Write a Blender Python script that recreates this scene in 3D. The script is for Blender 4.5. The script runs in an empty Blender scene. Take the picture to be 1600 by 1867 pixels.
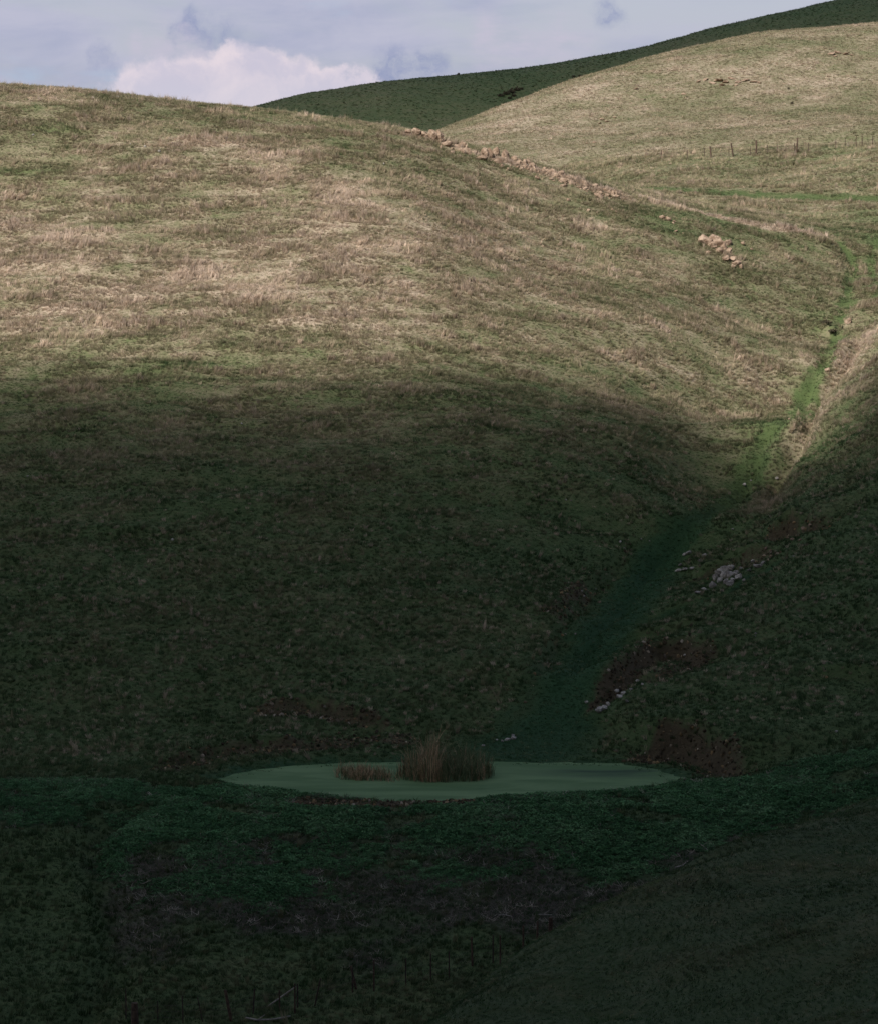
import bpy, bmesh, math, random
import numpy as np
from mathutils import Vector, Matrix, Euler

# ------------------------------------------------------------------ camera
SC = bpy.context.scene
COL = SC.collection
W0, H0 = 1600.0, 1867.0            # photograph size, used to turn pixels into directions
FPX = 6060.0                       # focal length in photograph pixels (a short telephoto)
CAMZ = 35.0                        # camera stands on a hill 35 m above the pond
HORIZON = 370.0
PITCH = math.atan((H0 / 2 - HORIZON) / FPX)
cam_d = bpy.data.cameras.new('camera')
cam = bpy.data.objects.new('camera', cam_d); COL.objects.link(cam)
cam.location = (0, 0, CAMZ)
cam.rotation_euler = (math.pi / 2 - PITCH, 0, 0)
cam_d.sensor_fit = 'HORIZONTAL'; cam_d.sensor_width = 36.0
cam_d.lens = 36.0 * FPX / W0
cam_d.clip_start = 0.5; cam_d.clip_end = 60000
SC.camera = cam

# ------------------------------------------------------------------ light
SUN_ELEV = math.radians(41)
SUN_AZ = math.radians(-146)        # measured from +y (view direction) towards +x: left and behind
SUN_DIR = Vector((math.sin(SUN_AZ) * math.cos(SUN_ELEV), math.cos(SUN_AZ) * math.cos(SUN_ELEV), math.sin(SUN_ELEV)))
sun_d = bpy.data.lights.new('sun', 'SUN'); sun_d.energy = 5.0; sun_d.angle = math.radians(0.5)
sun_d.color = (1.0, 0.94, 0.885)
sun = bpy.data.objects.new('sun', sun_d); COL.objects.link(sun)
sun.rotation_euler = SUN_DIR.to_track_quat('Z', 'Y').to_euler()

SKY_STRENGTH = 0.07
VIEW_EXPOSURE = 0.42
SC.view_settings.view_transform = 'Standard'
SC.view_settings.look = 'None'
SC.view_settings.exposure = VIEW_EXPOSURE
SC.view_settings.gamma = 1.0
SC.view_settings.use_curve_mapping = False
SC.render.engine = 'CYCLES'
cy = SC.cycles
cy.max_bounces = 6; cy.diffuse_bounces = 3; cy.glossy_bounces = 2; cy.transmission_bounces = 3
cy.volume_bounces = 1; cy.transparent_max_bounces = 8
cy.use_denoising = True; cy.denoiser = 'OPENIMAGEDENOISE'; cy.denoising_input_passes = 'RGB_ALBEDO_NORMAL'; cy.denoising_prefilter = 'NONE'
cy.sample_clamp_indirect = 4.0
cy.caustics_reflective = False; cy.caustics_refractive = False


class NT:
    """small helper for node trees"""
    def __init__(self, tree):
        self.t = tree; self.n = tree.nodes; self.l = tree.links
    def node(self, typ, **kw):
        nd = self.n.new(typ)
        for k, v in kw.items():
            setattr(nd, k, v)
        return nd
    def put(self, sock, val):
        if hasattr(val, 'is_linked') or isinstance(val, bpy.types.NodeSocket):
            self.l.new(val, sock)
        else:
            sock.default_value = val
    def math(self, op, a, b=None, c=None, clamp=False):
        nd = self.node('ShaderNodeMath', operation=op, use_clamp=clamp)
        self.put(nd.inputs[0], a)
        if b is not None: self.put(nd.inputs[1], b)
        if c is not None: self.put(nd.inputs[2], c)
        return nd.outputs[0]
    def vmath(self, op, a, b=None):
        nd = self.node('ShaderNodeVectorMath', operation=op)
        self.put(nd.inputs[0], a)
        if b is not None: self.put(nd.inputs[1], b)
        return nd.outputs['Value'] if op in ('DISTANCE', 'DOT_PRODUCT', 'LENGTH') else nd.outputs[0]
    def noise(self, vec, scale, detail=4.0, rough=0.55, dist=0.0, lac=2.0):
        nd = self.node('ShaderNodeTexNoise')
        if vec is not None: self.put(nd.inputs['Vector'], vec)
        nd.inputs['Scale'].default_value = scale; nd.inputs['Detail'].default_value = detail
        nd.inputs['Roughness'].default_value = rough; nd.inputs['Distortion'].default_value = dist
        nd.inputs['Lacunarity'].default_value = lac
        return nd.outputs['Fac']
    def mapr(self, v, a, b, c=0.0, d=1.0, smooth=True):
        nd = self.node('ShaderNodeMapRange', interpolation_type='SMOOTHSTEP' if smooth else 'LINEAR')
        self.put(nd.inputs['Value'], v)
        self.put(nd.inputs['From Min'], a); self.put(nd.inputs['From Max'], b)
        self.put(nd.inputs['To Min'], c); self.put(nd.inputs['To Max'], d)
        return nd.outputs['Result']
    def mix(self, f, a, b, blend='MIX'):
        nd = self.node('ShaderNodeMix', data_type='RGBA', blend_type=blend)
        nd.clamp_factor = True
        self.put(nd.inputs['Factor'], f)
        self.put(nd.inputs[6], a if not isinstance(a, tuple) else (*a, 1.0)[:4])
        self.put(nd.inputs[7], b if not isinstance(b, tuple) else (*b, 1.0)[:4])
        return nd.outputs[2]
    def ramp(self, f, stops):
        nd = self.node('ShaderNodeValToRGB')
        cr = nd.color_ramp
        while len(cr.elements) < len(stops): cr.elements.new(0.5)
        for e, (p, c) in zip(cr.elements, stops):
            e.position = p; e.color = (*c, 1.0)
        self.put(nd.inputs[0], f)
        return nd.outputs[0]


def pix_dir(u, v):
    """direction of a photograph pixel, in world space (not normalised)"""
    a = np.asarray(u, float) - W0 / 2; b = H0 / 2 - np.asarray(v, float)
    c, s = math.cos(PITCH), math.sin(PITCH)
    return a, FPX * c + b * s, -FPX * s + b * c


def pix(u, v, D):
    dx, dy, dz = pix_dir(u, v)
    return np.array([dx / dy * D, D + 0 * dx, CAMZ + dz / dy * D])


def srgb(r, g, b):
    f = lambda c: ((c / 255 + 0.055) / 1.055) ** 2.4 if c > 10 else c / 255 / 12.92
    return (f(r), f(g), f(b))

# ------------------------------------------------------------------ sky
world = bpy.data.worlds.new('World'); SC.world = world; world.use_nodes = True
wt = NT(world.node_tree); wt.n.clear()
out = wt.node('ShaderNodeOutputWorld'); bg = wt.node('ShaderNodeBackground')
bg.inputs['Strength'].default_value = SKY_STRENGTH
wt.l.new(bg.outputs[0], out.inputs[0])
skyt = wt.node('ShaderNodeTexSky', sky_type='NISHITA')
skyt.sun_disc = False; skyt.sun_elevation = SUN_ELEV; skyt.sun_rotation = SUN_AZ
skyt.altitude = 200; skyt.air_density = 1.0; skyt.dust_density = 1.2; skyt.ozone_density = 1.5
gen = wt.node('ShaderNodeTexCoord').outputs['Generated']
K = 1.0 / SKY_STRENGTH / 2 ** VIEW_EXPOSURE
def skc(r, g, b):
    c = srgb(r, g, b); return (c[0] * K, c[1] * K, c[2] * K)
# flattened direction so that the high veil forms long horizontal streaks
flat = wt.node('ShaderNodeMapping'); wt.put(flat.inputs['Vector'], gen); flat.inputs['Scale'].default_value = (1, 1, 3.2)
veil_n = wt.noise(flat.outputs[0], 9.0, 7.0, 0.55, 0.35)
veil_n2 = wt.noise(flat.outputs[0], 28.0, 6.0, 0.6, 0.6)
veil = wt.math('ADD', wt.math('MULTIPLY', veil_n, 0.7), wt.math('MULTIPLY', veil_n2, 0.3))
veil_col = wt.mix(wt.mapr(veil, 0.38, 0.62), skc(166, 172, 199), skc(189, 190, 210))
# the veil thins out towards the zenith
veil_f = wt.math('MULTIPLY', wt.mapr(wt.noise(flat.outputs[0], 13.0, 6.0, 0.6, 0.8), 0.36, 0.66, 0.98, 0.72), wt.mapr(wt.vmath('DOT_PRODUCT', gen, (0, 0, 1)), 0.08, 0.7, 1.0, 0.22))
c1 = wt.mix(veil_f, skyt.outputs[0], veil_col)
# blueish thin gaps
gap = wt.mapr(wt.noise(flat.outputs[0], 17.0, 5.0, 0.55, 0.5), 0.56, 0.72, 0.0, 0.55)
c1 = wt.mix(gap, c1, skc(172, 192, 215))
def blob_field(blobs, warp):
    acc = None
    for (u, v, r) in blobs:
        d = Vector([float(t) for t in pix_dir(u, v)]).normalized()
        dist = wt.vmath('DISTANCE', warp, tuple(d))
        f = wt.math('SUBTRACT', 1.0, wt.math('DIVIDE', dist, r / FPX))
        acc = f if acc is None else wt.math('SMOOTH_MAX', acc, f, 0.25)
    return acc
wn = wt.node('ShaderNodeTexNoise'); wn.inputs['Scale'].default_value = 70; wn.inputs['Detail'].default_value = 8; wn.inputs['Roughness'].default_value = 0.6
wt.put(wn.inputs['Vector'], gen)
off = wt.vmath('MULTIPLY', wt.vmath('SUBTRACT', wn.outputs['Color'], (0.5, 0.5, 0.5)), (0.021, 0.021, 0.015))
warp = wt.vmath('ADD', gen, off)
# grey-blue ragged patches
dark = blob_field([(368, 50, 46), (425, 52, 44), (330, 60, 26), (182, 105, 34), (725, 122, 68), (775, 126, 55), (1110, 22, 45), (700, 135, 40)], warp)
c1 = wt.mix(wt.math('MULTIPLY', wt.mapr(dark, 0.0, 0.75), wt.mapr(wt.noise(warp, 75, 7, 0.65), 0.36, 0.60, 0.25, 0.9)), c1, skc(146, 155, 189))
# pale wisps above the heap cloud and to the right
wisp = blob_field([(300, 72, 55), (355, 80, 45), (250, 78, 40), (930, 95, 90), (1020, 70, 80), (890, 60, 60)], warp)
c1 = wt.mix(wt.math('MULTIPLY', wt.mapr(wisp, 0.0, 0.8), wt.mapr(wt.noise(flat.outputs[0], 60, 6, 0.62), 0.35, 0.65, 0.15, 0.75)), c1, skc(198, 193, 211))
# heap cloud over the saddle
heap = blob_field([(245, 182, 62), (300, 150, 55), (345, 160, 70), (425, 118, 58), (430, 165, 85), (500, 150, 66), (575, 165, 62), (620, 155, 42), (655, 165, 44), (330, 225, 130), (480, 235, 150), (600, 225, 110)], warp)
puff = wt.noise(warp, 85, 7, 0.55)
heap_m = wt.mapr(wt.math('ADD', heap, wt.math('MULTIPLY', wt.math('SUBTRACT', puff, 0.5), 0.65)), -0.06, 0.28)
shade = wt.mapr(wt.noise(warp, 48, 6, 0.55, 0.3), 0.36, 0.66)
heap_c = wt.mix(shade, skc(204, 199, 216), skc(232, 219, 226))
low = wt.mapr(wt.vmath('DOT_PRODUCT', gen, (0, 0, 1)), 0.028, 0.042)
heap_c = wt.mix(wt.math('MULTIPLY', wt.math('SUBTRACT', 1.0, low), 0.6), heap_c, skc(205, 203, 218))
c1 = wt.mix(wt.math('MULTIPLY', heap_m, 0.96), c1, heap_c)
wt.l.new(c1, bg.inputs['Color'])

# ------------------------------------------------------------------ numpy noise
def _h(ix, iy, seed):
    n = (ix.astype(np.int64) * 374761393 + iy.astype(np.int64) * 668265263 + seed * 1442695041) & 0xFFFFFFFF
    n = ((n ^ (n >> 13)) * 1274126177) & 0xFFFFFFFF
    return ((n ^ (n >> 16)) & 0xFFFFFFFF) / 4294967295.0
def gnoise(x, y, seed=0):
    x = np.asarray(x, float); y = np.asarray(y, float)
    x0 = np.floor(x); y0 = np.floor(y); fx = x - x0; fy = y - y0
    def g(ox, oy):
        a = _h(x0 + ox, y0 + oy, seed) * 2 * math.pi
        return np.cos(a) * (fx - ox) + np.sin(a) * (fy - oy)
    sx = fx * fx * fx * (fx * (fx * 6 - 15) + 10); sy = fy * fy * fy * (fy * (fy * 6 - 15) + 10)
    a = g(0, 0) + sx * (g(1, 0) - g(0, 0)); b = g(0, 1) + sx * (g(1, 1) - g(0, 1))
    return (a + sy * (b - a)) * 1.5
def fbm(x, y, oct=4, seed=0, gain=0.5):
    s = 0; a = 1; t = 0
    for i in range(oct):
        s = s + a * gnoise(x * 2 ** i, y * 2 ** i, seed + i * 17); t += a; a *= gain
    return s / t
def sstep(a, b, x):
    t = np.clip((x - a) / (b - a), 0, 1); return t * t * (3 - 2 * t)
rng = np.random.default_rng(7); random.seed(7)

# ------------------------------------------------------------------ terrain from control points
class TPS:
    def __init__(self, pts, smooth=0.02):
        p = np.array(pts, float); self.s = 60.0
        self.q = p[:, :2] / self.s; n = len(p)
        K = self.phi(np.linalg.norm(self.q[:, None] - self.q[None], axis=2)) + smooth * np.eye(n) * 0.05
        P = np.hstack([np.ones((n, 1)), self.q]); A = np.zeros((n + 3, n + 3))
        A[:n, :n] = K; A[:n, n:] = P; A[n:, :n] = P.T
        b = np.zeros(n + 3); b[:n] = p[:, 2]
        self.w = np.linalg.solve(A, b)
    @staticmethod
    def phi(r):
        return r * r * np.log(np.maximum(r, 1e-9))
    def __call__(self, x, y):
        x = np.asarray(x, float); sh = x.shape; qx = x.ravel() / self.s; qy = np.asarray(y, float).ravel() / self.s
        o = np.zeros(len(qx)); n = len(self.q)
        for i in range(0, len(qx), 20000):
            r = np.hypot(qx[i:i + 20000, None] - self.q[:, 0], qy[i:i + 20000, None] - self.q[:, 1])
            o[i:i + 20000] = self.phi(r) @ self.w[:n] + self.w[n] + self.w[n + 1] * qx[i:i + 20000] + self.w[n + 2] * qy[i:i + 20000]
        return o.reshape(sh)

def plane_xy(u, v, z=0.0):
    dx, dy, dz = [float(t) for t in pix_dir(u, v)]; D = (CAMZ - z) / (-dz / dy)
    return np.array([dx / dy * D, D])
MP = []
def mp0(u, v, z):
    x, y = plane_xy(u, v, z); MP.append(np.array([x, y, z]))
def m(u, v, D): MP.append(pix(u, v, D))
def mw(x, y, z): MP.append(np.array([x, y, z], float))
# left slope rising from the pond to the crest
for u in (-150, 150, 450, 750):
    for v, D in ((1345, 211), (1250, 218.5), (1100, 232), (900, 251), (700, 272), (500, 296), (380, 312)):
        m(u, v, D + (3 if u < 0 else 0))
for v, D in ((1250, 219), (1100, 233), (900, 254), (700, 279), (500, 308), (400, 324)): m(980, v, D)
for v, D in ((930, 255), (800, 270), (600, 297), (450, 322)): m(1180, v, D)
for v, D in ((760, 281), (620, 303), (500, 323)): m(1370, v, D)
crest = [(-200, 158, 352), (0, 155, 350), (120, 160, 350), (250, 176, 348), (400, 193, 346), (550, 210, 344), (700, 232, 342), (800, 250, 341), (900, 281, 340), (1000, 309, 339), (1100, 342, 338), (1200, 374, 337), (1300, 398, 336), (1400, 420, 336), (1500, 437, 337)]
for (u, v, D) in crest:
    m(u, v, D)
    x, y, z = pix(u, v, D)
    if u < 950:
        mw(x, y + 14, z - 0.9); mw(x * 1.1, y + 50, z - 9); mw(x * 1.2, y + 110, z - 24)
    elif u < 1100:
        mw(x, y + 35, z - 2.0)
# gully floor
for u, v, D in ((1000, 1335, 212.5), (1060, 1220, 226), (1110, 1130, 237), (1210, 1010, 253), (1310, 910, 268), (1400, 800, 284), (1455, 730, 295), (1500, 640, 311), (1548, 500, 333), (1540, 450, 339)): m(u, v, D)
# right slope
for u, v, D in ((1240, 1345, 207.5), (1400, 1340, 205.5), (1600, 1330, 203), (1180, 1230, 219), (1300, 1200, 220.5), (1450, 1180, 219.5), (1600, 1170, 217), (1280, 1090, 236), (1400, 1060, 235), (1600, 1030, 231), (1450, 940, 251), (1600, 900, 245), (1480, 830, 268), (1600, 770, 263), (1540, 720, 287), (1600, 650, 283), (1575, 610, 305), (1620, 560, 318), (1750, 900, 243), (1750, 1200, 212), (1750, 650, 281), (1800, 450, 325)): m(u, v, D)
# upper valley behind the ridge
for u, v, D in ((1600, 470, 338), (1600, 430, 343), (1480, 405, 350), (1250, 362, 362), (1600, 385, 356), (1600, 362, 364), (1350, 345, 370), (1180, 345, 366), (1150, 318, 392), (1400, 310, 388), (1600, 300, 382), (1050, 298, 422), (1150, 290, 420), (1280, 286, 418), (1380, 278, 415), (1500, 271, 408), (1620, 263, 402), (1800, 255, 395)):
    m(u, v, D)
    if v < 295:
        x, y, z = pix(u, v, D); mw(x, y + 12, z - 2.5); mw(x, y + 40, z - 9)
# pond basin, dam and its outer face
for u, v in ((500, 1400), (640, 1392), (800, 1390), (1000, 1390), (1160, 1394), (420, 1420), (1235, 1418)):
    dx, dy, dz = pix_dir(u, v); m(u, v, (CAMZ - 0.05) / (-dz / dy))
for u, v, D in ((600, 1425, 201), (800, 1425, 201), (1000, 1425, 201)):
    x, y, z = pix(u, v, D); mw(x, y, -1.1)
for u, v, z in ((620, 1466, 0.12), (820, 1472, 0.10), (1050, 1463, 0.12), (440, 1446, 0.12), (1240, 1432, 0.15), (1330, 1424, 0.5), (1450, 1410, 1.0), (1600, 1388, 1.8), (1750, 1365, 2.6), (340, 1428, 0.2), (250, 1430, 0.3), (120, 1440, 0.3), (0, 1445, 0.3), (-150, 1450, 0.3)): mp0(u, v, z)
for u in (-150, 60, 300, 600, 900, 1200):
    for v, D in ((1545, 184.0), (1680, 174), (1800, 164.5), (1900, 157)):
        m(u, v, D + (1.0 if u < 100 else 0))
for u, v, D in ((1450, 1500, 188), (1650, 1470, 190), (1450, 1620, 177)): m(u, v, D)
# what runs on below and beside the frame
for x in (-140, -70, 0, 70, 140): mw(x, 110, -7); mw(x, 60, -9)
for y, z in ((170, 0), (230, 14), (300, 34), (360, 44), (430, 22)): mw(-110, y, z); mw(-180, y, z + 4)
for y, z in ((170, 4), (230, 20), (300, 36), (360, 42), (430, 40)): mw(105, y, z); mw(180, y, z + 14)
for x in (-150, -50): mw(x, 520, -6)
for x in (50, 150): mw(x, 520, 26)
base_main = TPS(MP)

def pw(u, v):
    """first hit of a pixel ray with the smooth main terrain"""
    dx, dy, dz = [float(t) for t in pix_dir(u, v)]
    D = np.arange(140, 460, 0.4)
    z = base_main(dx / dy * D, D); zr = CAMZ + dz / dy * D
    k = np.argmax(zr < z)
    d = D[k]
    return np.array([dx / dy * d, d])
def line(pts): return np.array([pw(u, v) for u, v in pts])
def dline(x, y, P):
    best = np.full(np.shape(x), 1e9); tt = np.zeros(np.shape(x))
    for i in range(len(P) - 1):
        a, b = P[i], P[i + 1]; d = b - a; L = d @ d + 1e-9
        t = np.clip(((x - a[0]) * d[0] + (y - a[1]) * d[1]) / L, 0, 1)
        r = np.hypot(x - a[0] - t * d[0], y - a[1] - t * d[1])
        k = r < best; tt = np.where(k, (i + t) / (len(P) - 1), tt); best = np.where(k, r, best)
    return best, tt

GULLY = line([(960, 1372), (1010, 1310), (1050, 1240), (1110, 1135), (1200, 1025), (1290, 935), (1380, 835), (1430, 770), (1475, 705), (1505, 650)])
BRANCH = line([(1110, 1150), (1210, 1120), (1300, 1085), (1400, 1030)])
TRAIL = line([(1505, 655), (1525, 600), (1545, 545), (1552, 490), (1540, 455), (1525, 440)])
TRAILR = line([(1600, 440), (1585, 480), (1600, 540)])
RUT = line([(1600, 600), (1545, 655), (1500, 720), (1470, 790), (1420, 870), (1390, 930)])
TRACK = line([(1150, 341), (1250, 346), (1350, 352), (1450, 358), (1620, 362)])
CUT = line([(1180, 362), (1300, 394), (1400, 417), (1510, 437)])
POND = np.array([plane_xy(u, v) for u, v in [(400, 1421), (455, 1407), (540, 1397), (640, 1392), (800, 1390), (1000, 1391), (1130, 1394), (1190, 1404), (1245, 1420), (1180, 1436), (1090, 1446), (960, 1451), (880, 1458), (800, 1462), (700, 1461), (620, 1455), (520, 1444), (440, 1432)]])
SOILS = [(line([(1185, 1375), (1230, 1365), (1300, 1385), (1340, 1405)]), 2.0), (line([(1200, 1240), (1260, 1215), (1290, 1200)]), 1.7), (line([(1110, 1280), (1160, 1245), (1200, 1240)]), 0.8),
         (line([(1415, 985), (1450, 968), (1490, 962)]), 1.3), (line([(1270, 1060), (1330, 1040), (1400, 1015)]), 1.0), (line([(300, 1400), (450, 1372), (600, 1362), (720, 1350)]), 1.6),
         (line([(1010, 1130), (1060, 1080)]), 0.8), (line([(480, 1300), (600, 1310), (700, 1330)]), 1.0),
         (line([(0, 240), (90, 248)]), 2.2), (line([(170, 335), (330, 350)]), 1.8), (line([(280, 203), (335, 210)]), 1.4), (line([(1380, 905), (1440, 870)]), 0.6)]
SCARPS = [(line([(1180, 1362), (1215, 1345), (1260, 1347), (1310, 1372), (1350, 1402)]), 1.5, 0.8, 6.0, 1.0), (line([(1085, 1278), (1130, 1238), (1190, 1205), (1250, 1190), (1295, 1200)]), 1.2, 0.8, 5.0, 0.9),
          (line([(1395, 992), (1440, 962), (1500, 957)]), 1.1, 0.45, 4.0, 0.8), (line([(1265, 1052), (1330, 1028), (1400, 1005)]), 0.9, 0.5, 3.5, 0.6), (line([(1470, 1248), (1540, 1238), (1620, 1250)]), 0.7, 0.5, 3.0, 0.35),
          (line([(300, 1392), (390, 1372), (480, 1358), (560, 1362)]), 0.55, 0.5, 3.0, 0.45), (line([(470, 1302), (570, 1292), (650, 1312), (720, 1336)]), 0.6, 0.5, 3.0, 0.35), (line([(940, 1290), (1000, 1180), (1060, 1085), (1130, 1000)]), 0.7, 0.7, 4.0, 0.36),
          (line([(1500, 606), (1522, 612)]), 0.9, 0.4, 2.0, 0.2), (line([(1130, 1185), (1200, 1172), (1280, 1150)]), 0.6, 0.5, 3.0, 0.3), (line([(1395, 880), (1440, 800), (1470, 760)]), 0.7, 0.5, 2.0, 0.1)]
def scarp_sd(x, y, P):
    """signed distance, positive on the uphill side, and place along the line"""
    best = np.full(np.shape(x), 1e9); sg = np.zeros(np.shape(x)); tt = np.zeros(np.shape(x)); n = len(P) - 1
    for i in range(n):
        a, b = P[i], P[i + 1]; d = b - a; L = d @ d + 1e-9
        t = np.clip(((x - a[0]) * d[0] + (y - a[1]) * d[1]) / L, 0, 1)
        r = np.hypot(x - a[0] - t * d[0], y - a[1] - t * d[1]); side = d[0] * (y - a[1]) - d[1] * (x - a[0])
        k = r < best; best = np.where(k, r, best); sg = np.where(k, np.where(side > 0, r, -r), sg); tt = np.where(k, (i + t) / n, tt)
    return sg, best, tt
RIDGE = line([(745, 246), (815, 262), (880, 284), (940, 298), (985, 310), (1040, 329), (1090, 347), (1130, 358)])
RIM = line([(560, 1464), (700, 1470), (830, 1468), (960, 1459), (1090, 1452), (1180, 1443)])
LEFTEDGE = line([(250, 1470), (170, 1515), (175, 1580), (200, 1650), (215, 1740), (190, 1800), (150, 1867)])

def in_poly(x, y, P):
    c = np.zeros(np.shape(x), bool)
    for i in range(len(P)):
        a, b = P[i], P[i - 1]
        c ^= ((a[1] > y) != (b[1] > y)) & (x < (b[0] - a[0]) * (y - a[1]) / (b[1] - a[1] + 1e-12) + a[0])
    return c
def sd_pond(x, y):
    d, _ = dline(x, y, np.vstack([POND, POND[:1]]))
    return np.where(in_poly(x, y, POND), -d, d)

def zones(x, y):
    """cover of the main terrain: lush green, bare soil, dryness of the grass, leafy weeds"""
    j = 0.9 * fbm(x * 0.35, y * 0.35, 3, 91) + 0.75 * fbm(x * 1.4, y * 1.1, 2, 97)
    dg, tg = dline(x, y, GULLY)
    w = np.interp(tg, [0, 0.12, 0.4, 0.55, 0.75, 0.9, 1], [4.4, 3.2, 2.3, 1.1, 1.35, 1.1, 0.6])
    lush = 1 - sstep(w * 0.45, w * 1.35, dg + j)
    brk = sstep(-0.35, 0.2, fbm(x * 0.5, y * 0.35, 3, 98)); up = sstep(256, 275, y)
    lush = lush * (1 - up + up * (0.25 + 0.6 * brk))
    d, t = dline(x, y, BRANCH); lush = np.maximum(lush, 1 - sstep(0.5, 1.3, d + 0.4 * j))
    for P, wd in ((TRAIL, 0.5), (TRAILR, 0.35), (TRACK, 1.5)):
        d, t = dline(x, y, P); lush = np.maximum(lush, (0.3 + 0.45 * brk) * (1 - sstep(wd * 0.4, wd * 1.9, d + 0.8 * j)))
    sd = sd_pond(x, y)
    lush = np.maximum(lush, (1 - sstep(0.2, 2.2, sd + j)))
    soil = np.zeros(np.shape(x))
    for P, wd in SOILS:
        d, t = dline(x, y, P); soil = np.maximum(soil, (0.45 if P[0][1] > 290 else 0.62) * (1 - sstep(wd * 0.2, wd * 1.5, d + 1.3 * j)))
    for P, h, w, L, so_ in SCARPS:
        sg, d, t = scarp_sd(x, y, P); soil = np.maximum(soil, so_ * np.exp(-((sg + 0.9 * w + 0.5 * j) / (1.25 * w)) ** 2) * (d < 4))
    d, t = dline(x, y, RIM); soil = np.maximum(soil, 0.9 * (1 - sstep(0.4, 1.5, d + 0.5 * j)))
    lush = lush * (1 - 0.9 * soil)
    # leafy weeds over the dam
    d, t = dline(x, y, LEFTEDGE)
    xe = np.interp(y, LEFTEDGE[::-1, 1], LEFTEDGE[::-1, 0])
    right = sstep(-0.8, 1.2, x - xe + j)
    n = fbm(x * 0.16, y * 0.16, 4, 33)
    ylow = 180.6 + 0.10 * (x - 2)
    weed = right * sstep(-4.5, 4.5, y - ylow + 12 * n) * (1 - sstep(194.5, 198.5, y - 0.12 * np.maximum(x - 8, 0) + j)) * (sd > 0.4)
    weed = np.maximum(weed, 0.8 * (1 - right) * sstep(186, 192, y + 5 * n) * (1 - sstep(197, 200, y + j)))
    weed = weed * sstep(-0.42, 0.0, fbm(x * 0.23, y * 0.3, 4, 35) + 0.05)
    weed = weed * (1 - soil)
    litter = right * (1 - weed) * sstep(168, 175, y + 9 * n) * (1 - sstep(183, 190, y)) * sstep(-0.6, 0.05, fbm(x * 0.14, y * 0.22, 3, 36))
    # dryness: straw on the slopes, green in the valley bottom, darkened to deepen shade
    u = x / y * FPX + W0 / 2
    dry = np.interp(y, [150, 190, 212, 225, 250, 268, 285, 305, 320, 335, 350, 372, 420], [0.16, 0.10, 0.14, 0.15, 0.20, 0.40, 0.64, 0.72, 0.66, 0.55, 0.55, 0.55, 0.55])
    dry = dry - 0.10 * sstep(650, 1250, u) * (y < 345)
    dry = dry + np.interp(y, [220, 270, 340, 355], [0.16, 0.25, 0.25, 0.12]) * fbm(x * 0.045, y * 0.06, 3, 5) + np.interp(y, [220, 270, 340, 355], [0.18, 0.30, 0.30, 0.16]) * fbm(x * 0.16, y * 0.30, 3, 6)
    dry = dry - 0.14 * sstep(1380, 1560, u) * sstep(335, 345, y) * (1 - sstep(352, 362, y))
    d, t = dline(x, y, CUT); dry = dry + 0.5 * (1 - sstep(0.3, 1.0, d))
    d, t = dline(x, y, RIDGE); dry = dry + 0.30 * (1 - sstep(0.4, 2.0, d + j))
    d, t = dline(x, y, RUT); dry = dry + 0.25 * (1 - sstep(0.5, 2.5, d))
    dry = dry * (1 - (1 - right) * (1 - sstep(192, 200, y)) * 0.7)
    dry = np.clip(dry, 0, 1) * (1 - lush)
    return lush, np.clip(soil, 0, 1), dry, weed, litter

def detail(x, y, zb):
    """relief that the control points do not carry"""
    z = 0.30 * fbm(x * 0.07, y * 0.07, 3, 11) + 0.09 * fbm(x * 0.3, y * 0.3, 3, 12)
    # cattle terraces that follow the contour lines
    slope = sstep(209, 222, y) * (1 - sstep(325, 345, y))
    ph = zb * 0.95 + 0.9 * fbm(x * 0.05, y * 0.05, 3, 21) + 0.018 * x
    z += slope * 0.3 * fbm(x * 0.05 + 3, ph * 1.0, 3, 22) * 1.6
    d, t = dline(x, y, RUT); z -= 1.3 * np.exp(-(d / 0.65) ** 2) * sstep(0, 0.1, t) * (1 - sstep(0.85, 1, t))
    d, t = dline(x + 0.8 * fbm(x * 0.3, y * 0.3, 2, 44), y, GULLY); z -= 0.55 * np.exp(-(d / 0.55) ** 2) * sstep(0.12, 0.25, t)
    d, t = dline(x, y, TRAIL); z -= 0.35 * np.exp(-(d / 0.7) ** 2)
    d, t = dline(x, y, BRANCH); z -= 0.8 * np.exp(-(d / 1.0) ** 2) * sstep(0, 0.15, t)
    d, t = dline(x, y, LEFTEDGE); z -= 1.0 * np.exp(-(d / 1.1) ** 2) * (1 - sstep(188, 194, y))
    d, t = dline(x, y, TRACK); z -= 0.15 * np.exp(-(d / 1.2) ** 2)
    for P, wd in SOILS[:5]:
        d, t = dline(x, y, P); z -= 0.5 * np.exp(-(d / (wd * 0.8)) ** 2)
    jj = 0.5 * fbm(x * 0.5, y * 0.5, 3, 99)
    for P, h, w, L, so in SCARPS:
        sg, d, t = scarp_sd(x, y, P); sg = sg + jj * w
        z += h * sstep(-w, w * 0.5, sg) * np.exp(-np.maximum(sg, 0) / L) * np.exp(-(np.maximum(d - np.abs(sg) - 0.3, 0) / 1.5) ** 2) * np.where(d > 3 * L, 0, 1) * sstep(-0.01, 0.18, t) * (1 - sstep(0.82, 1.01, t)) - 0.25 * h * np.exp(-((sg + 1.3 * w) / w) ** 2)
    # lumpy banks between gully and right slope
    rb = sstep(5, 14, x) * sstep(205, 215, y) * (1 - sstep(262, 280, y))
    z += rb * 0.55 * fbm(x * 0.22, y * 0.16, 3, 23)
    return z

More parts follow.
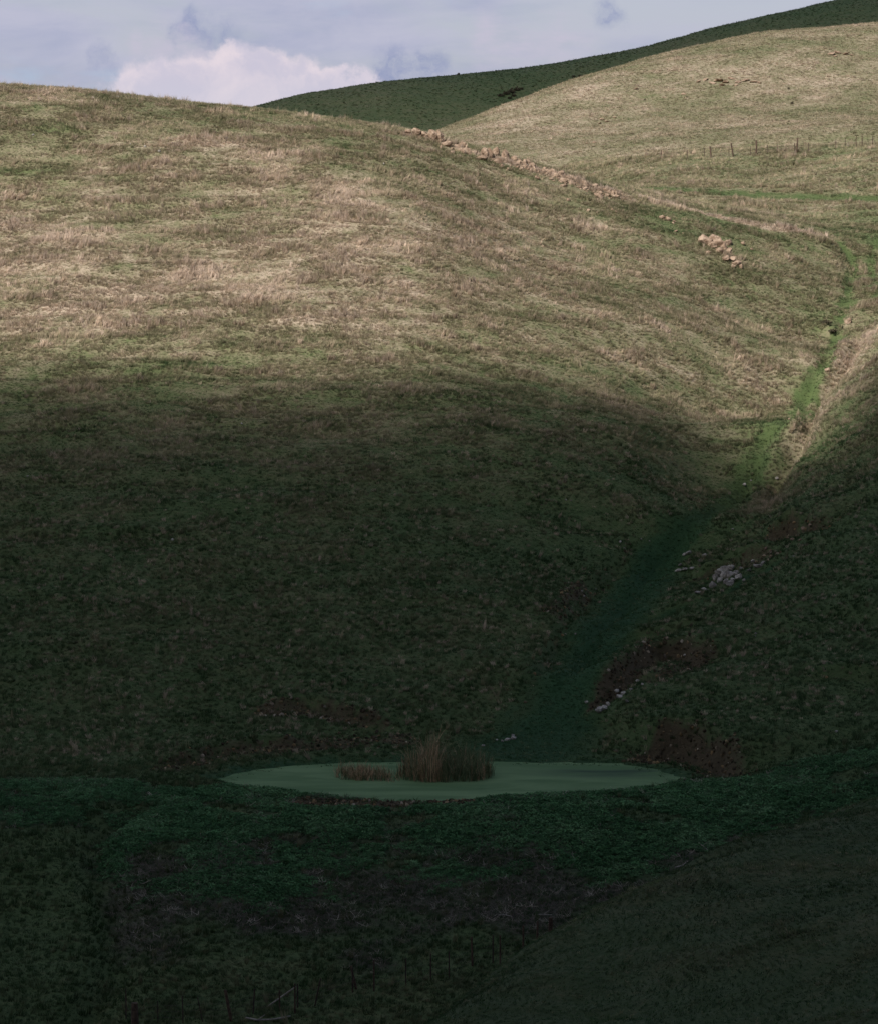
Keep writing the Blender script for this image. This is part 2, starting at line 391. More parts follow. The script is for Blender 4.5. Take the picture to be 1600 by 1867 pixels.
def h_main(x, y):
    x = np.asarray(x, float); y = np.asarray(y, float)
    zb = base_main(x, y); z = zb + detail(x, y, zb)
    sd = sd_pond(x, y) - 0.22 + 0.7 * fbm(x * 0.45, y * 0.9, 4, 78)
    near = np.abs(sd) < 12
    # even shore: just under the water inside, just above outside
    k = 1 - sstep(0.0, 2.6, np.abs(sd))
    z = np.where(near, z * (1 - k) + k * np.clip(sd * 0.28 + 0.02 * fbm(x * 1.5, y * 1.5, 2, 77), -0.6, 0.8), z)
    z = np.where(sd < -1.5, np.minimum(z, -0.5), z)
    z = np.where((sd > 0) & (sd < 6), np.maximum(z, np.where(sd < 1.3, sd * 0.12, 0.156 - 0.3 * (sd - 1.3))), z)
    return z

def h_near_fn():
    P = []
    sil = [(700, 1930, 119), (800, 1868, 123), (900, 1785, 128), (1000, 1720, 132), (1100, 1665, 136), (1200, 1612, 140), (1300, 1566, 144), (1400, 1524, 148), (1500, 1490, 152), (1600, 1462, 156), (1750, 1430, 161)]
    for u, v, D in sil:
        x, y, z = pix(u, v, D); P.append((x, y, z)); P.append((x - 1.0, y + 9, z - 3.0)); P.append((x - 2.0, y + 24, z - 9.5)); P.append((x - 3, y + 60, z - 22))
    for u, v, D in ((1000, 1867, 121), (1200, 1867, 117.5), (1400, 1867, 114), (1600, 1867, 111), (1200, 1740, 128), (1400, 1740, 123), (1600, 1740, 119.5), (1400, 1620, 135), (1600, 1620, 129), (1600, 1540, 141), (1750, 1867, 108), (1750, 1620, 126)):
        P.append(tuple(pix(u, v, D)))
    for x in (-60, -25, 0, 25, 60):
        P.append((x, 0, 33.2 + 0.02 * x)); P.append((x, 45, 21.0 + 0.06 * x)); P.append((x, -40, 38))
    P += [(-60, 100, -9), (-35, 105, -6), (-60, 140, -18), (-30, 130, -14), (70, 110, 16), (70, 150, 14), (70, 85, 19), (-5, 100, 6.5), (20, 90, 12.5)]
    t = TPS(P)
    return lambda x, y: t(x, y) + 0.5 * fbm(np.asarray(x) * 0.12, np.asarray(y) * 0.12, 3, 41) + 0.16 * fbm(np.asarray(x) * 0.5 + np.asarray(y) * 0.3, np.asarray(y) * 0.5, 3, 42)
h_near = h_near_fn()

def h_mid_fn():      # the dry round hill behind the fence
    P = []
    for u, v, D in ((700, 268, 500), (820, 230, 512), (900, 196, 525), (1000, 161, 540), (1100, 130, 552), (1200, 101, 565), (1300, 79, 577), (1400, 66, 588), (1500, 58, 596), (1600, 55, 602), (1750, 60, 605)):
        x, y, z = pix(u, v, D); P += [(x, y, z), (x, y + 30, z - 2.5), (x, y + 90, z - 16), (x, y + 200, z - 40)]
    for u, v, D in ((850, 280, 455), (1000, 302, 445), (1150, 296, 441), (1300, 290, 438), (1450, 282, 434), (1600, 272, 430), (1750, 266, 428), (900, 240, 487), (1050, 220, 490), (1200, 190, 500), (1400, 160, 510), (1600, 150, 512), (1150, 250, 466), (1400, 225, 468), (1600, 215, 466), (1750, 160, 510)):
        P.append(tuple(pix(u, v, D)))
    for x in (-80, -40, 0, 40, 90, 140): P.append((x, 405, 26)); P.append((x, 380, 14))
    P += [(-60, 520, 20), (-100, 600, 5), (160, 520, 70), (160, 600, 82)]
    t = TPS(P)
    return lambda x, y: t(x, y) + 0.5 * fbm(np.asarray(x) * 0.05, np.asarray(y) * 0.05, 4, 51) + 0.12 * fbm(np.asarray(x) * 0.4, np.asarray(y) * 0.4, 3, 52)
h_mid = h_mid_fn()

def h_far_fn():      # the dark green hill under the second cloud
    P = []
    for u, v, D in ((250, 235, 900), (460, 196, 905), (560, 172, 912), (700, 152, 922), (800, 139, 930), (900, 128, 938), (1000, 115, 946), (1100, 98, 955), (1200, 78, 963), (1300, 52, 972), (1400, 28, 980), (1500, 6, 988), (1600, -8, 995), (1800, -30, 1010)):
        x, y, z = pix(u, v, D); P += [(x, y, z), (x, y + 50, z - 4), (x, y + 150, z - 25), (x, y - 60, z - 12.5), (x, y - 130, z - 31), (x, y - 190, z - 52)]
    t = TPS(P)
    return lambda x, y: t(x, y) + 0.9 * fbm(np.asarray(x) * 0.03, np.asarray(y) * 0.03, 4, 61) + 0.2 * fbm(np.asarray(x) * 0.25, np.asarray(y) * 0.25, 3, 62)
h_far = h_far_fn()

# ------------------------------------------------------------------ materials
def new_mat(name):
    mt = bpy.data.materials.new(name); mt.use_nodes = True
    t = NT(mt.node_tree); t.n.clear()
    o = t.node('ShaderNodeOutputMaterial'); b = t.node('ShaderNodeBsdfPrincipled')
    t.l.new(b.outputs[0], o.inputs[0])
    b.inputs['Roughness'].default_value = 0.9
    b.inputs['Specular IOR Level'].default_value = 0.15
    return mt, t, b, o
def attr(t, name, typ='GEOMETRY'):
    nd = t.node('ShaderNodeAttribute', attribute_type=typ); nd.attribute_name = name
    return nd.outputs['Fac']

STRAW = (0.455, 0.368, 0.278); BLEACH = (0.56, 0.465, 0.38); THATCH = (0.185, 0.165, 0.10)
GREEN = (0.065, 0.100, 0.038); OLIVE = (0.145, 0.165, 0.074); DEEP = (0.022, 0.050, 0.022); SOILC = (0.105, 0.058, 0.034)

def ground_mat(name, fine=1.0, lushc=(0.085, 0.120, 0.040), dark=1.0):
    mt, t, b, o = new_mat(name)
    pos = t.node('ShaderNodeNewGeometry').outputs['Position']
    n1 = t.noise(pos, 0.9 * fine, 6, 0.65); n2 = t.noise(pos, 4.5 * fine, 5, 0.7); n3 = t.noise(pos, 0.13, 4, 0.55)
    dry = attr(t, 'dry'); f = t.math('ADD', dry, t.math('MULTIPLY', t.math('SUBTRACT', n1, 0.5), 0.9))
    f = t.math('ADD', f, t.math('MULTIPLY', t.math('SUBTRACT', n2, 0.5), 0.7))
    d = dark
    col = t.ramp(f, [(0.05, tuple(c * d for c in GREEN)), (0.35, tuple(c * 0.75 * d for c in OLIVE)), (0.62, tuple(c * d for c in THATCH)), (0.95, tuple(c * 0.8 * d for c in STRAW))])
    col = t.mix(t.math('MULTIPLY', attr(t, 'lush'), 0.92), col, t.mix(n2, tuple(c * 0.6 for c in lushc), lushc))
    col = t.mix(attr(t, 'deep'), col, t.mix(n2, (0.020, 0.055, 0.022), (0.034, 0.085, 0.034)))
    weed = attr(t, 'weed'); col = t.mix(t.math('MULTIPLY', weed, 0.85), col, t.mix(n2, (0.025, 0.045, 0.024), (0.045, 0.070, 0.042)))
    col = t.mix(t.math('MULTIPLY', attr(t, 'litter'), 0.8), col, t.mix(n2, (0.030, 0.026, 0.024), (0.085, 0.072, 0.064)))
    soilc = t.mix(n1, (0.038, 0.032, 0.019), (0.105, 0.082, 0.047))
    col = t.mix(t.mapr(t.math('ADD', attr(t, 'soil'), t.math('MULTIPLY', t.math('SUBTRACT', n2, 0.5), 0.5)), 0.25, 0.7), col, soilc)
    t.l.new(col, b.inputs['Base Color'])
    bump = t.node('ShaderNodeBump'); bump.inputs['Strength'].default_value = 0.8; bump.inputs['Distance'].default_value = 0.12 / fine
    t.put(bump.inputs['Height'], t.math('ADD', n2, n1)); t.l.new(bump.outputs[0], b.inputs['Normal'])
    return mt

def blade_mat(name, stops, trans=0.42):
    """grass blades: colour from the tuft's own dryness, brightness from its own shade"""
    mt, t, b, o = new_mat(name)
    dry = attr(t, 'dry', 'INSTANCER'); val = attr(t, 'val', 'INSTANCER')
    col = t.ramp(dry, stops)
    hgt = attr(t, 'tip')                     # blades are paler at the dry tip
    col = t.mix(1.0, col, t.mix(hgt, (0.72, 0.72, 0.68), (1.12, 1.08, 1.05)), 'MULTIPLY')
    hs = t.node('ShaderNodeHueSaturation'); t.put(hs.inputs['Color'], col); t.put(hs.inputs['Value'], val)
    t.l.new(hs.outputs[0], b.inputs['Base Color'])
    tr = t.node('ShaderNodeBsdfTranslucent'); t.l.new(hs.outputs[0], tr.inputs['Color'])
    mx = t.node('ShaderNodeMixShader'); mx.inputs[0].default_value = trans
    t.l.new(b.outputs[0], mx.inputs[1]); t.l.new(tr.outputs[0], mx.inputs[2]); t.l.new(mx.outputs[0], o.inputs[0])
    return mt

M_GROUND = ground_mat('ground_cover')
M_NEAR = ground_mat('near_ground', 1.4, dark=0.65)
M_MID = ground_mat('dry_hill_ground', 0.8)
M_FAR = ground_mat('green_hill_ground', 0.5)
GRASS_STOPS = [(0.0, (0.030, 0.080, 0.030)), (0.10, (0.064, 0.108, 0.044)), (0.25, (0.114, 0.146, 0.072)), (0.45, (0.240, 0.230, 0.135)), (0.64, (0.335, 0.298, 0.20)), (0.82, STRAW), (1.0, BLEACH)]
M_BLADE = blade_mat('grass_blades', GRASS_STOPS)
M_LEAF = blade_mat('weed_leaves', [(0.0, (0.045, 0.125, 0.050)), (0.5, (0.088, 0.205, 0.088)), (1.0, (0.165, 0.280, 0.145))], 0.25)
M_TWIG = blade_mat('dead_stalks', [(0.0, (0.10, 0.085, 0.075)), (0.6, (0.24, 0.21, 0.185)), (1.0, (0.55, 0.50, 0.43))], 0.0)

def rock_mat(name, lo, hi, spot):
    mt, t, b, o = new_mat(name)
    tc = t.node('ShaderNodeNewGeometry').outputs['Position']
    n1 = t.noise(tc, 1.6, 7, 0.62, 0.4); n2 = t.noise(tc, 7.0, 6, 0.7)
    col = t.mix(t.mapr(n1, 0.34, 0.66), lo, hi)
    col = t.mix(t.math('MULTIPLY', t.mapr(n2, 0.56, 0.70), 0.55), col, spot)
    t.l.new(col, b.inputs['Base Color'])
    bump = t.node('ShaderNodeBump'); bump.inputs['Strength'].default_value = 0.9; bump.inputs['Distance'].default_value = 0.10
    t.put(bump.inputs['Height'], t.math('ADD', n1, t.math('MULTIPLY', n2, 0.5))); t.l.new(bump.outputs[0], b.inputs['Normal'])
    return mt
M_ROCK = rock_mat('tan_rock', (0.16, 0.108, 0.072), (0.34, 0.255, 0.185), (0.08, 0.052, 0.038))
M_PALE = rock_mat('pale_rock', (0.13, 0.115, 0.10), (0.48, 0.45, 0.40), (0.07, 0.055, 0.045))
M_DARKROCK = rock_mat('dark_rock', (0.045, 0.040, 0.040), (0.11, 0.095, 0.085), (0.03, 0.03, 0.028))
def plain_mat(name, lo, hi, scale=6.0):
    mt, t, b, o = new_mat(name)
    n = t.noise(t.node('ShaderNodeNewGeometry').outputs['Position'], scale, 5, 0.65)
    t.l.new(t.mix(t.mapr(n, 0.3, 0.7), lo, hi), b.inputs['Base Color']); return mt
M_WOOD = plain_mat('weathered_wood', (0.045, 0.030, 0.022), (0.115, 0.080, 0.058))
M_STEEL = plain_mat('rusty_steel', (0.035, 0.028, 0.026), (0.09, 0.06, 0.045))
M_WIRE = plain_mat('fence_wire', (0.07, 0.06, 0.055), (0.14, 0.12, 0.11))
M_BLEACHED = plain_mat('bleached_wood', (0.20, 0.18, 0.155), (0.36, 0.33, 0.29))

# ------------------------------------------------------------------ mesh helpers
def link_mesh(name, verts, faces, mat, parent=None, smooth=False, attrs=None):
    me = bpy.data.meshes.new(name)
    verts = np.asarray(verts, np.float32)
    if isinstance(faces, np.ndarray):
        n, k = faces.shape
        me.vertices.add(len(verts)); me.vertices.foreach_set('co', verts.ravel())
        me.loops.add(n * k); me.loops.foreach_set('vertex_index', faces.ravel().astype(np.int32))
        me.polygons.add(n); me.polygons.foreach_set('loop_start', np.arange(0, n * k, k, dtype=np.int32))
        me.update(calc_edges=True)
    else:
        me.from_pydata([tuple(map(float, v)) for v in verts], [], faces); me.update()
    if smooth: me.polygons.foreach_set('use_smooth', np.ones(len(me.polygons), bool))
    for k, a in (attrs or {}).items():
        at = me.attributes.new(k, 'FLOAT', 'POINT'); at.data.foreach_set('value', np.asarray(a, np.float32).ravel())
    if mat: me.materials.append(mat)
    o = bpy.data.objects.new(name, me); COL.objects.link(o)
    if parent: o.parent = parent
    return o
def tag(o, label=None, cat=None, group=None, kind=None):
    for k, v in (('label', label), ('category', cat), ('group', group), ('kind', kind)):
        if v: o[k] = v
    return o
def empty(name, loc):
    o = bpy.data.objects.new(name, None); COL.objects.link(o); o.location = loc; o.empty_display_size = 0.3
    return o

def grid(xs, ys, hf):
    X, Y = np.meshgrid(xs, ys)
    Z = hf(X, Y); nx, ny = len(xs), len(ys)
    V = np.stack([X, Y, Z], -1).reshape(-1, 3)
    i = (np.arange(ny - 1)[:, None] * nx + np.arange(nx - 1)[None]).ravel()
    F = np.stack([i, i + 1, i + nx + 1, i + nx], 1)
    return V, F, X, Y, Z
def spaced(lo, a, b, hi, step, grow=1.25):
    mid = list(np.arange(a, b, step)); l = []; r = []; s = step; p = a
    while p > lo: s *= grow; p -= s; l.append(max(p, lo))
    s = step; p = mid[-1]
    while p < hi: s *= grow; p += s; r.append(min(p, hi))
    return np.array(l[::-1] + mid + r)

# ------------------------------------------------------------------ ground sheets
gx = spaced(-9000, -300, 300, 20000, 60, 1.4); gy = spaced(-6000, -100, 1200, 30000, 60, 1.4)
V, F, X, Y, Z = grid(gx, gy, lambda x, y: -42 + 6 * fbm(x * 0.004, y * 0.004, 3, 3))
tag(link_mesh('valley_floor', V, F, M_GROUND, None, True, {'dry': np.full(len(V), 0.5), 'lush': np.zeros(len(V)), 'soil': np.zeros(len(V)), 'weed': np.zeros(len(V)), 'litter': np.zeros(len(V))}), kind='structure')

xs = spaced(-240, -52, 56, 240, 0.36, 1.12); ys = np.concatenate([spaced(40, 150, 355, 360, 0.36, 1.12)[:-1], np.arange(356, 430, 0.6), spaced(430, 430, 440, 560, 1.2, 1.15)[1:]])
ys = np.unique(np.round(ys, 4))
V, F, X, Y, Z = grid(xs, ys, h_main)
lu, so, dr, we, li = zones(X, Y)
# edges of the sheet run down into the valley floor
edge = np.maximum.reduce([sstep(200, 240, np.abs(X)), sstep(500, 560, Y), 1 - sstep(40, 70, Y)])
Z2 = Z * (1 - edge) + edge * -50; V[:, 2] = Z2.ravel()
ground = link_mesh('hillside', V, F, M_GROUND, None, True, {'dry': dr, 'lush': lu, 'soil': so, 'weed': we, 'litter': li, 'deep': lu * (1 - sstep(248, 278, Y))})
tag(ground, kind='structure')

def plain_sheet(name, xs, ys, hf, mat, dryf, edgef):
    V, F, X, Y, Z = grid(xs, ys, hf)
    e = edgef(X, Y); V[:, 2] = (Z * (1 - e) - 50 * e).ravel()
    z0 = np.zeros(X.shape)
    return tag(link_mesh(name, V, F, mat, None, True, {'dry': dryf(X, Y), 'lush': z0, 'soil': z0, 'weed': z0, 'litter': z0}), kind='structure')
dry_near = lambda x, y: np.clip(0.13 + 0.35 * fbm(x * 0.09, y * 0.09, 4, 71) + 0.2 * fbm(x * 0.4, y * 0.3, 3, 72), 0, 1)
dry_mid = lambda x, y: np.clip(0.62 + 0.24 * fbm(x * 0.035, y * 0.03, 4, 73) + 0.25 * fbm(x * 0.15, y * 0.12, 3, 74), 0, 1)
dry_far = lambda x, y: np.clip(0.24 + 0.30 * fbm(x * 0.02, y * 0.02, 4, 75), 0, 1)
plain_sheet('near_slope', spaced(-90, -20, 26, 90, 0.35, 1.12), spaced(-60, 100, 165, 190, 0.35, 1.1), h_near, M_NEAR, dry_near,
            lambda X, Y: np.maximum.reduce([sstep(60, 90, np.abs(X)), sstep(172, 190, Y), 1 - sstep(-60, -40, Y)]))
plain_sheet('dry_hill', spaced(-120, -20, 85, 190, 0.7, 1.1), spaced(380, 425, 615, 820, 0.7, 1.1), h_mid, M_MID, dry_mid,
            lambda X, Y: np.maximum.reduce([1 - sstep(-120, -60, X), sstep(150, 190, X), sstep(700, 820, Y), 1 - sstep(380, 405, Y)]))
plain_sheet('green_hill', spaced(-300, -80, 150, 420, 1.5, 1.1), spaced(720, 800, 1010, 1300, 1.5, 1.1), h_far, M_FAR, dry_far,
            lambda X, Y: np.maximum.reduce([1 - sstep(-300, -150, X), sstep(300, 420, X), sstep(1100, 1300, Y), 1 - sstep(720, 760, Y)]))

# ------------------------------------------------------------------ pond
pc = POND.mean(0); nP = 140
ang = []
closed = np.vstack([POND, POND[:1]])
seg = np.linspace(0, len(POND), nP, endpoint=False)
ring = np.array([closed[int(s)] + (closed[int(s) + 1] - closed[int(s)]) * (s - int(s)) for s in seg])
ring = pc + (ring - pc) * 1.09
PV = [(pc[0], pc[1], 0.0)]; PF = []
R = 14
for k in range(1, R + 1):
    for p in ring: q = pc + (p - pc) * k / R; PV.append((q[0], q[1], 0.0))
for i in range(nP): PF.append((0, 1 + i, 1 + (i + 1) % nP))
for k in range(R - 1):
    for i in range(nP):
        a = 1 + k * nP + i; b = 1 + k * nP + (i + 1) % nP
        PF.append((a, a + nP, b + nP, b))
mt, t, b, o = new_mat('duckweed_water')
pos = t.node('ShaderNodeNewGeometry').outputs['Position']
mp = t.node('ShaderNodeMapping'); t.put(mp.inputs['Vector'], pos); mp.inputs['Scale'].default_value = (0.16, 0.5, 1)
n1 = t.noise(mp.outputs[0], 1.0, 5, 0.55, 0.5); n2 = t.noise(pos, 9, 4, 0.6)
sx = t.node('ShaderNodeSeparateXYZ'); t.put(sx.inputs[0], pos)
dd = t.vmath('DISTANCE', t.vmath('MULTIPLY', pos, (1, 2.2, 0)), (float(pw(1110, 1425)[0]), float(pw(1110, 1425)[1]) * 2.2, 0))
thin = t.math('MULTIPLY', t.mapr(dd, 1.0, 6.5, 1.0, 0.0), t.mapr(n1, 0.35, 0.6))
weedc = t.mix(t.mapr(n1, 0.3, 0.68), (0.082, 0.155, 0.060), (0.155, 0.245, 0.110)); weedc = t.mix(t.math('MULTIPLY', n2, 0.35), weedc, (0.05, 0.11, 0.05))
t.l.new(t.mix(t.math('MULTIPLY', thin, 0.95), weedc, (0.03, 0.06, 0.035)), b.inputs['Base Color'])
b.inputs['Roughness'].default_value = 0.8; b.inputs['Specular IOR Level'].default_value = 0.12
bump = t.node('ShaderNodeBump'); bump.inputs['Strength'].default_value = 0.25; bump.inputs['Distance'].default_value = 0.02
t.put(bump.inputs['Height'], n2); t.l.new(bump.outputs[0], b.inputs['Normal'])
pond = link_mesh('pond', PV, PF, mt, None, True); tag(pond, kind='structure')

# ------------------------------------------------------------------ tufts
def blade_strip(V, F, T, base, ang, h, w, lean, bend, segs=2, flat=0.0):
    d = np.array([math.cos(ang), math.sin(ang), 0]); s = np.array([-math.sin(ang), math.cos(ang), 0])
    i0 = len(V)
    for k in range(segs):
        f = k / segs
        c = np.array(base) + d * (lean * f + bend * f * f) * h + np.array([0, 0, h * f * (1 - 0.25 * bend * f)])
        ww = w * (1 - 0.55 * f)
        V += [c - s * ww / 2, c + s * ww / 2]; T += [f, f]
    c = np.array(base) + d * (lean + bend) * h + np.array([0, 0, h * (1 - 0.25 * bend)]); V.append(c); T.append(1.0)
    for k in range(segs - 1): a = i0 + 2 * k; F.append((a, a + 1, a + 3, a + 2))
    a = i0 + 2 * (segs - 1); F.append((a, a + 1, a + 2))

def tuft(name, n, r, h, w, spread, wind, seed, mat):
    rr = random.Random(seed); V = []; F = []; T = []
    for i in range(n):
        a = rr.uniform(0, 2 * math.pi); q = r * math.sqrt(rr.random())
        hh = h * rr.uniform(0.55, 1.1); face = a + rr.uniform(-0.9, 0.9)
        if rr.random() < wind: face = rr.gauss(0, 0.5)
        blade_strip(V, F, T, (q * math.cos(a), q * math.sin(a), -0.05), face, hh, w * rr.uniform(0.7, 1.3), spread * rr.uniform(0.1, 1.0), rr.uniform(0.0, 0.9) * spread)
    me = bpy.data.meshes.new(name); me.from_pydata([tuple(v) for v in V], [], F); me.update()
    at = me.attributes.new('tip', 'FLOAT', 'POINT'); at.data.foreach_set('value', np.array(T, np.float32))
    me.materials.append(mat); return me

def leaf_clump(name, n, r, h, size, seed, mat):
    rr = random.Random(seed); V = []; F = []; T = []
    for i in range(n):
        a = rr.uniform(0, 2 * math.pi); q = r * math.sqrt(rr.random()); z = h * rr.uniform(0.3, 1.0) * (1 - 0.4 * q / r)
        c = np.array([q * math.cos(a), q * math.sin(a), z]); yaw = rr.uniform(0, 2 * math.pi); s = size * rr.uniform(0.6, 1.25)
        M = Euler((rr.uniform(-0.6, 0.6), rr.uniform(-0.6, 0.6), yaw)).to_matrix()
        i0 = len(V)
        for px, py, pz in ((0, 0, 0), (0.5, 0.42, 0.08), (1.0, 0.0, -0.12), (0.5, -0.42, 0.08)):
            p = M @ Vector((px * s, py * s, pz * s)); V.append(c + np.array(p)); T.append(0.3 + 0.6 * px)
        F += [(i0, i0 + 1, i0 + 2), (i0, i0 + 2, i0 + 3)]
    me = bpy.data.meshes.new(name); me.from_pydata([tuple(v) for v in V], [], F); me.update()
    at = me.attributes.new('tip', 'FLOAT', 'POINT'); at.data.foreach_set('value', np.array(T, np.float32))
    me.materials.append(mat); return me

def scatter(name, pts, rot, scl, dry, val, idx, meshes):
    """one object of uncountable growth: points that carry shared tuft meshes (geometry nodes)"""
    me = bpy.data.meshes.new(name); me.vertices.add(len(pts)); me.vertices.foreach_set('co', np.asarray(pts, np.float32).ravel())
    for k, a, ty in (('dry', dry, 'FLOAT'), ('val', val, 'FLOAT'), ('idx', idx, 'INT')):
        at = me.attributes.new(k, ty, 'POINT'); at.data.foreach_set('value', np.asarray(a, np.int32 if ty == 'INT' else np.float32))
    for k, a in (('rot', rot), ('scl', scl)):
        at = me.attributes.new(k, 'FLOAT_VECTOR', 'POINT'); at.data.foreach_set('vector', np.asarray(a, np.float32).ravel())
    o = bpy.data.objects.new(name, me); COL.objects.link(o)
    src = bpy.data.collections.new(name + '_sources')       # not linked to the scene: only a source of shapes
    for i, mm in enumerate(meshes):
        src.objects.link(bpy.data.objects.new('%s_%02d' % (name, i), mm))
    ng = bpy.data.node_groups.new(name, 'GeometryNodeTree')
    ng.interface.new_socket('Geometry', in_out='INPUT', socket_type='NodeSocketGeometry')
    ng.interface.new_socket('Geometry', in_out='OUTPUT', socket_type='NodeSocketGeometry')
    N = ng.nodes; L = ng.links
    gi = N.new('NodeGroupInput'); go = N.new('NodeGroupOutput'); ip = N.new('GeometryNodeInstanceOnPoints')
    ci = N.new('GeometryNodeCollectionInfo'); ci.inputs['Collection'].default_value = src; ci.inputs['Separate Children'].default_value = True; ci.inputs['Reset Children'].default_value = True
    def named(nm, dt):
        a = N.new('GeometryNodeInputNamedAttribute'); a.data_type = dt; a.inputs['Name'].default_value = nm; return a.outputs['Attribute']
    L.new(gi.outputs[0], ip.inputs['Points']); L.new(ci.outputs[0], ip.inputs['Instance']); ip.inputs['Pick Instance'].default_value = True
    L.new(named('idx', 'INT'), ip.inputs['Instance Index'])
    e2r = N.new('FunctionNodeEulerToRotation'); L.new(named('rot', 'FLOAT_VECTOR'), e2r.inputs[0]); L.new(e2r.outputs[0], ip.inputs['Rotation'])
    L.new(named('scl', 'FLOAT_VECTOR'), ip.inputs['Scale']); L.new(ip.outputs[0], go.inputs[0])
    md = o.modifiers.new('growth', 'NODES'); md.node_group = ng
    return o

TUFTS = [tuft('grass_tuft', 26, 0.16, 0.42, 0.030, 0.55, 0.6, 100 + i, M_BLADE) for i in range(4)] + \
        [tuft('low_grass_tuft', 22, 0.20, 0.22, 0.030, 0.9, 0.4, 200 + i, M_BLADE) for i in range(3)] + \
        [tuft('tall_grass_tuft', 20, 0.11, 0.72, 0.032, 0.26, 0.4, 300 + i, M_BLADE) for i in range(3)]
# tall, low order follows the alphabetical order of source names: one list, index = place in it

def jgrid(x0, x1, y0, y1, c):
    X, Y = np.meshgrid(np.arange(x0, x1, c), np.arange(y0, y1, c))
    X = X.ravel() + rng.uniform(-0.5, 0.5, X.size) * c; Y = Y.ravel() + rng.uniform(-0.5, 0.5, Y.size) * c
    return X, Y
def frustum(X, Y, mar=4.0, m2=0.148): return np.abs(X) < Y * m2 + mar
HS = [h_main, h_near, h_mid]
# which ground can be seen (or nearly): highest angle reached so far along each bearing
AZ = np.linspace(-0.17, 0.17, 420); DD = np.arange(100, 640, 1.0)
AA, DM = np.meshgrid(AZ, DD, indexing='ij')
def elev_table():
    xx = AA * DM; e = np.full(AA.shape, -9.0)
    for h, a, b in ((base_main, 140, 520), (h_near, 100, 175), (h_mid, 415, 640)):
        k = (DM >= a) & (DM <= b); z = np.full(AA.shape, -99.0); z[k] = h(xx[k], DM[k])
        e = np.maximum(e, (z - CAMZ) / DM)
    return np.maximum.accumulate(e, axis=1)
ET = elev_table()
def seen(x, y, z, tol=1.2):
    i = np.clip(np.round((x / y - AZ[0]) / (AZ[1] - AZ[0])).astype(int), 0, len(AZ) - 1)
    j = np.clip(np.round(y - DD[0] - 2).astype(int), 0, len(DD) - 1)
    return (z + tol - CAMZ) / y > ET[i, j]

def lean_rot(x, y, amt, seed):
    """tufts in one patch are combed the same way"""
    a = 2.2 * fbm(x * 0.11, y * 0.11, 3, seed) * math.pi + rng.normal(0, 0.5, len(x)) - 0.6
    r = np.zeros((len(x), 3)); r[:, 2] = a
    r[:, 0] = rng.normal(0, 0.10, len(x)); r[:, 1] = np.abs(rng.normal(amt, 0.18, len(x)))
    return r

# main hillside grass
X, Y = jgrid(-60, 66, 150, 425, 0.255)
k = frustum(X, Y); X, Y = X[k], Y[k]
lu, so, dr, we, li = zones(X, Y)
sd = sd_pond(X, Y)
keep = (sd > np.where(fbm(X * 0.5, Y * 0.9, 2, 79) + 0.4 * rng.normal(0, 1, len(X)) > 0.25, -0.8, 0.25)) & (rng.random(len(X)) > np.clip(0.72 * sstep(0.3, 0.8, so) + 0.75 * (we > 0.5), 0, 1)) & (rng.random(len(X)) < np.where(Y > 350, 0.6, 1.0))
X, Y, lu, so, dr, we, li = [a[keep] for a in (X, Y, lu, so, dr, we, li)]
Z = h_main(X, Y); Z = np.where(sd_pond(X, Y) < 1.0, np.maximum(Z, -0.03), Z)
keep = seen(X, Y, Z); X, Y, Z, lu, so, dr, we, li = [a[keep] for a in (X, Y, Z, lu, so, dr, we, li)]
n = len(X); print('grass tufts', n)
patch = fbm(X * 0.16, Y * 0.42, 3, 81) + 0.65 * fbm(X * 0.8, Y * 1.0, 2, 82)
d = dr + 0.24 * fbm(X * 0.8, Y * 1.1, 2, 83) + rng.normal(0, 0.10, n)
tallness = np.clip(0.55 + np.interp(Y, [235, 275], [0.30, 0.9]) * patch + rng.normal(0, 1, n) * np.interp(Y, [235, 275], [0.25, 0.0]) + 0.5 * (dr - 0.5), 0.05, 1.5)
short = (lu > 0.4) | (tallness < 0.42)
idx = np.where(short, rng.integers(4, 7, n), np.where(tallness > 0.95, rng.integers(7, 10, n), rng.integers(0, 4, n)))
d = np.where(short, d - 0.20, np.where(idx >= 7, d + 0.16, d + 0.02))
s = (0.50 + 0.34 * np.clip(tallness, 0, 1.3)) * rng.uniform(0.75, 1.25, n) * np.where(lu > 0.4, rng.uniform(0.55, 1.25, n), 1.0)
scl = np.stack([s * 1.05, s * 1.05, s * rng.uniform(0.85, 1.35, n)], 1)
d = np.where((Y < 272) & (Y > 205) & (rng.random(n) < 0.09 + 0.12 * sstep(0, 0.4, patch)), rng.uniform(0.55, 0.9, n), d)
d = np.where(lu > 0.35, np.where(rng.random(n) < 0.12, 0.3, 0.18 * sstep(248, 278, Y) + rng.uniform(0, 0.08, n)), np.clip(d, 0.06, 1))
val = np.clip(1.0 + rng.normal(0, 1, n) * np.interp(Y, [200, 250, 280], [0.13, 0.15, 0.20]) + 0.12 * fbm(X * 0.3, Y * 0.4, 3, 84), 0.45, 1.5) * np.where(lu > 0.4, 1.1, 1.0) * np.where(Y > 350, 1.12, 1.0) * np.interp(Y, [196, 206], [0.78, 1.0])
g = scatter('hillside_grass', np.stack([X, Y, Z], 1), lean_rot(X, Y, 0.20, 85), scl, np.clip(d, 0, 1), val, idx, TUFTS)
tag(g, 'dry straw and green grass tufts covering the sloping hillside', 'grass', None, 'stuff')

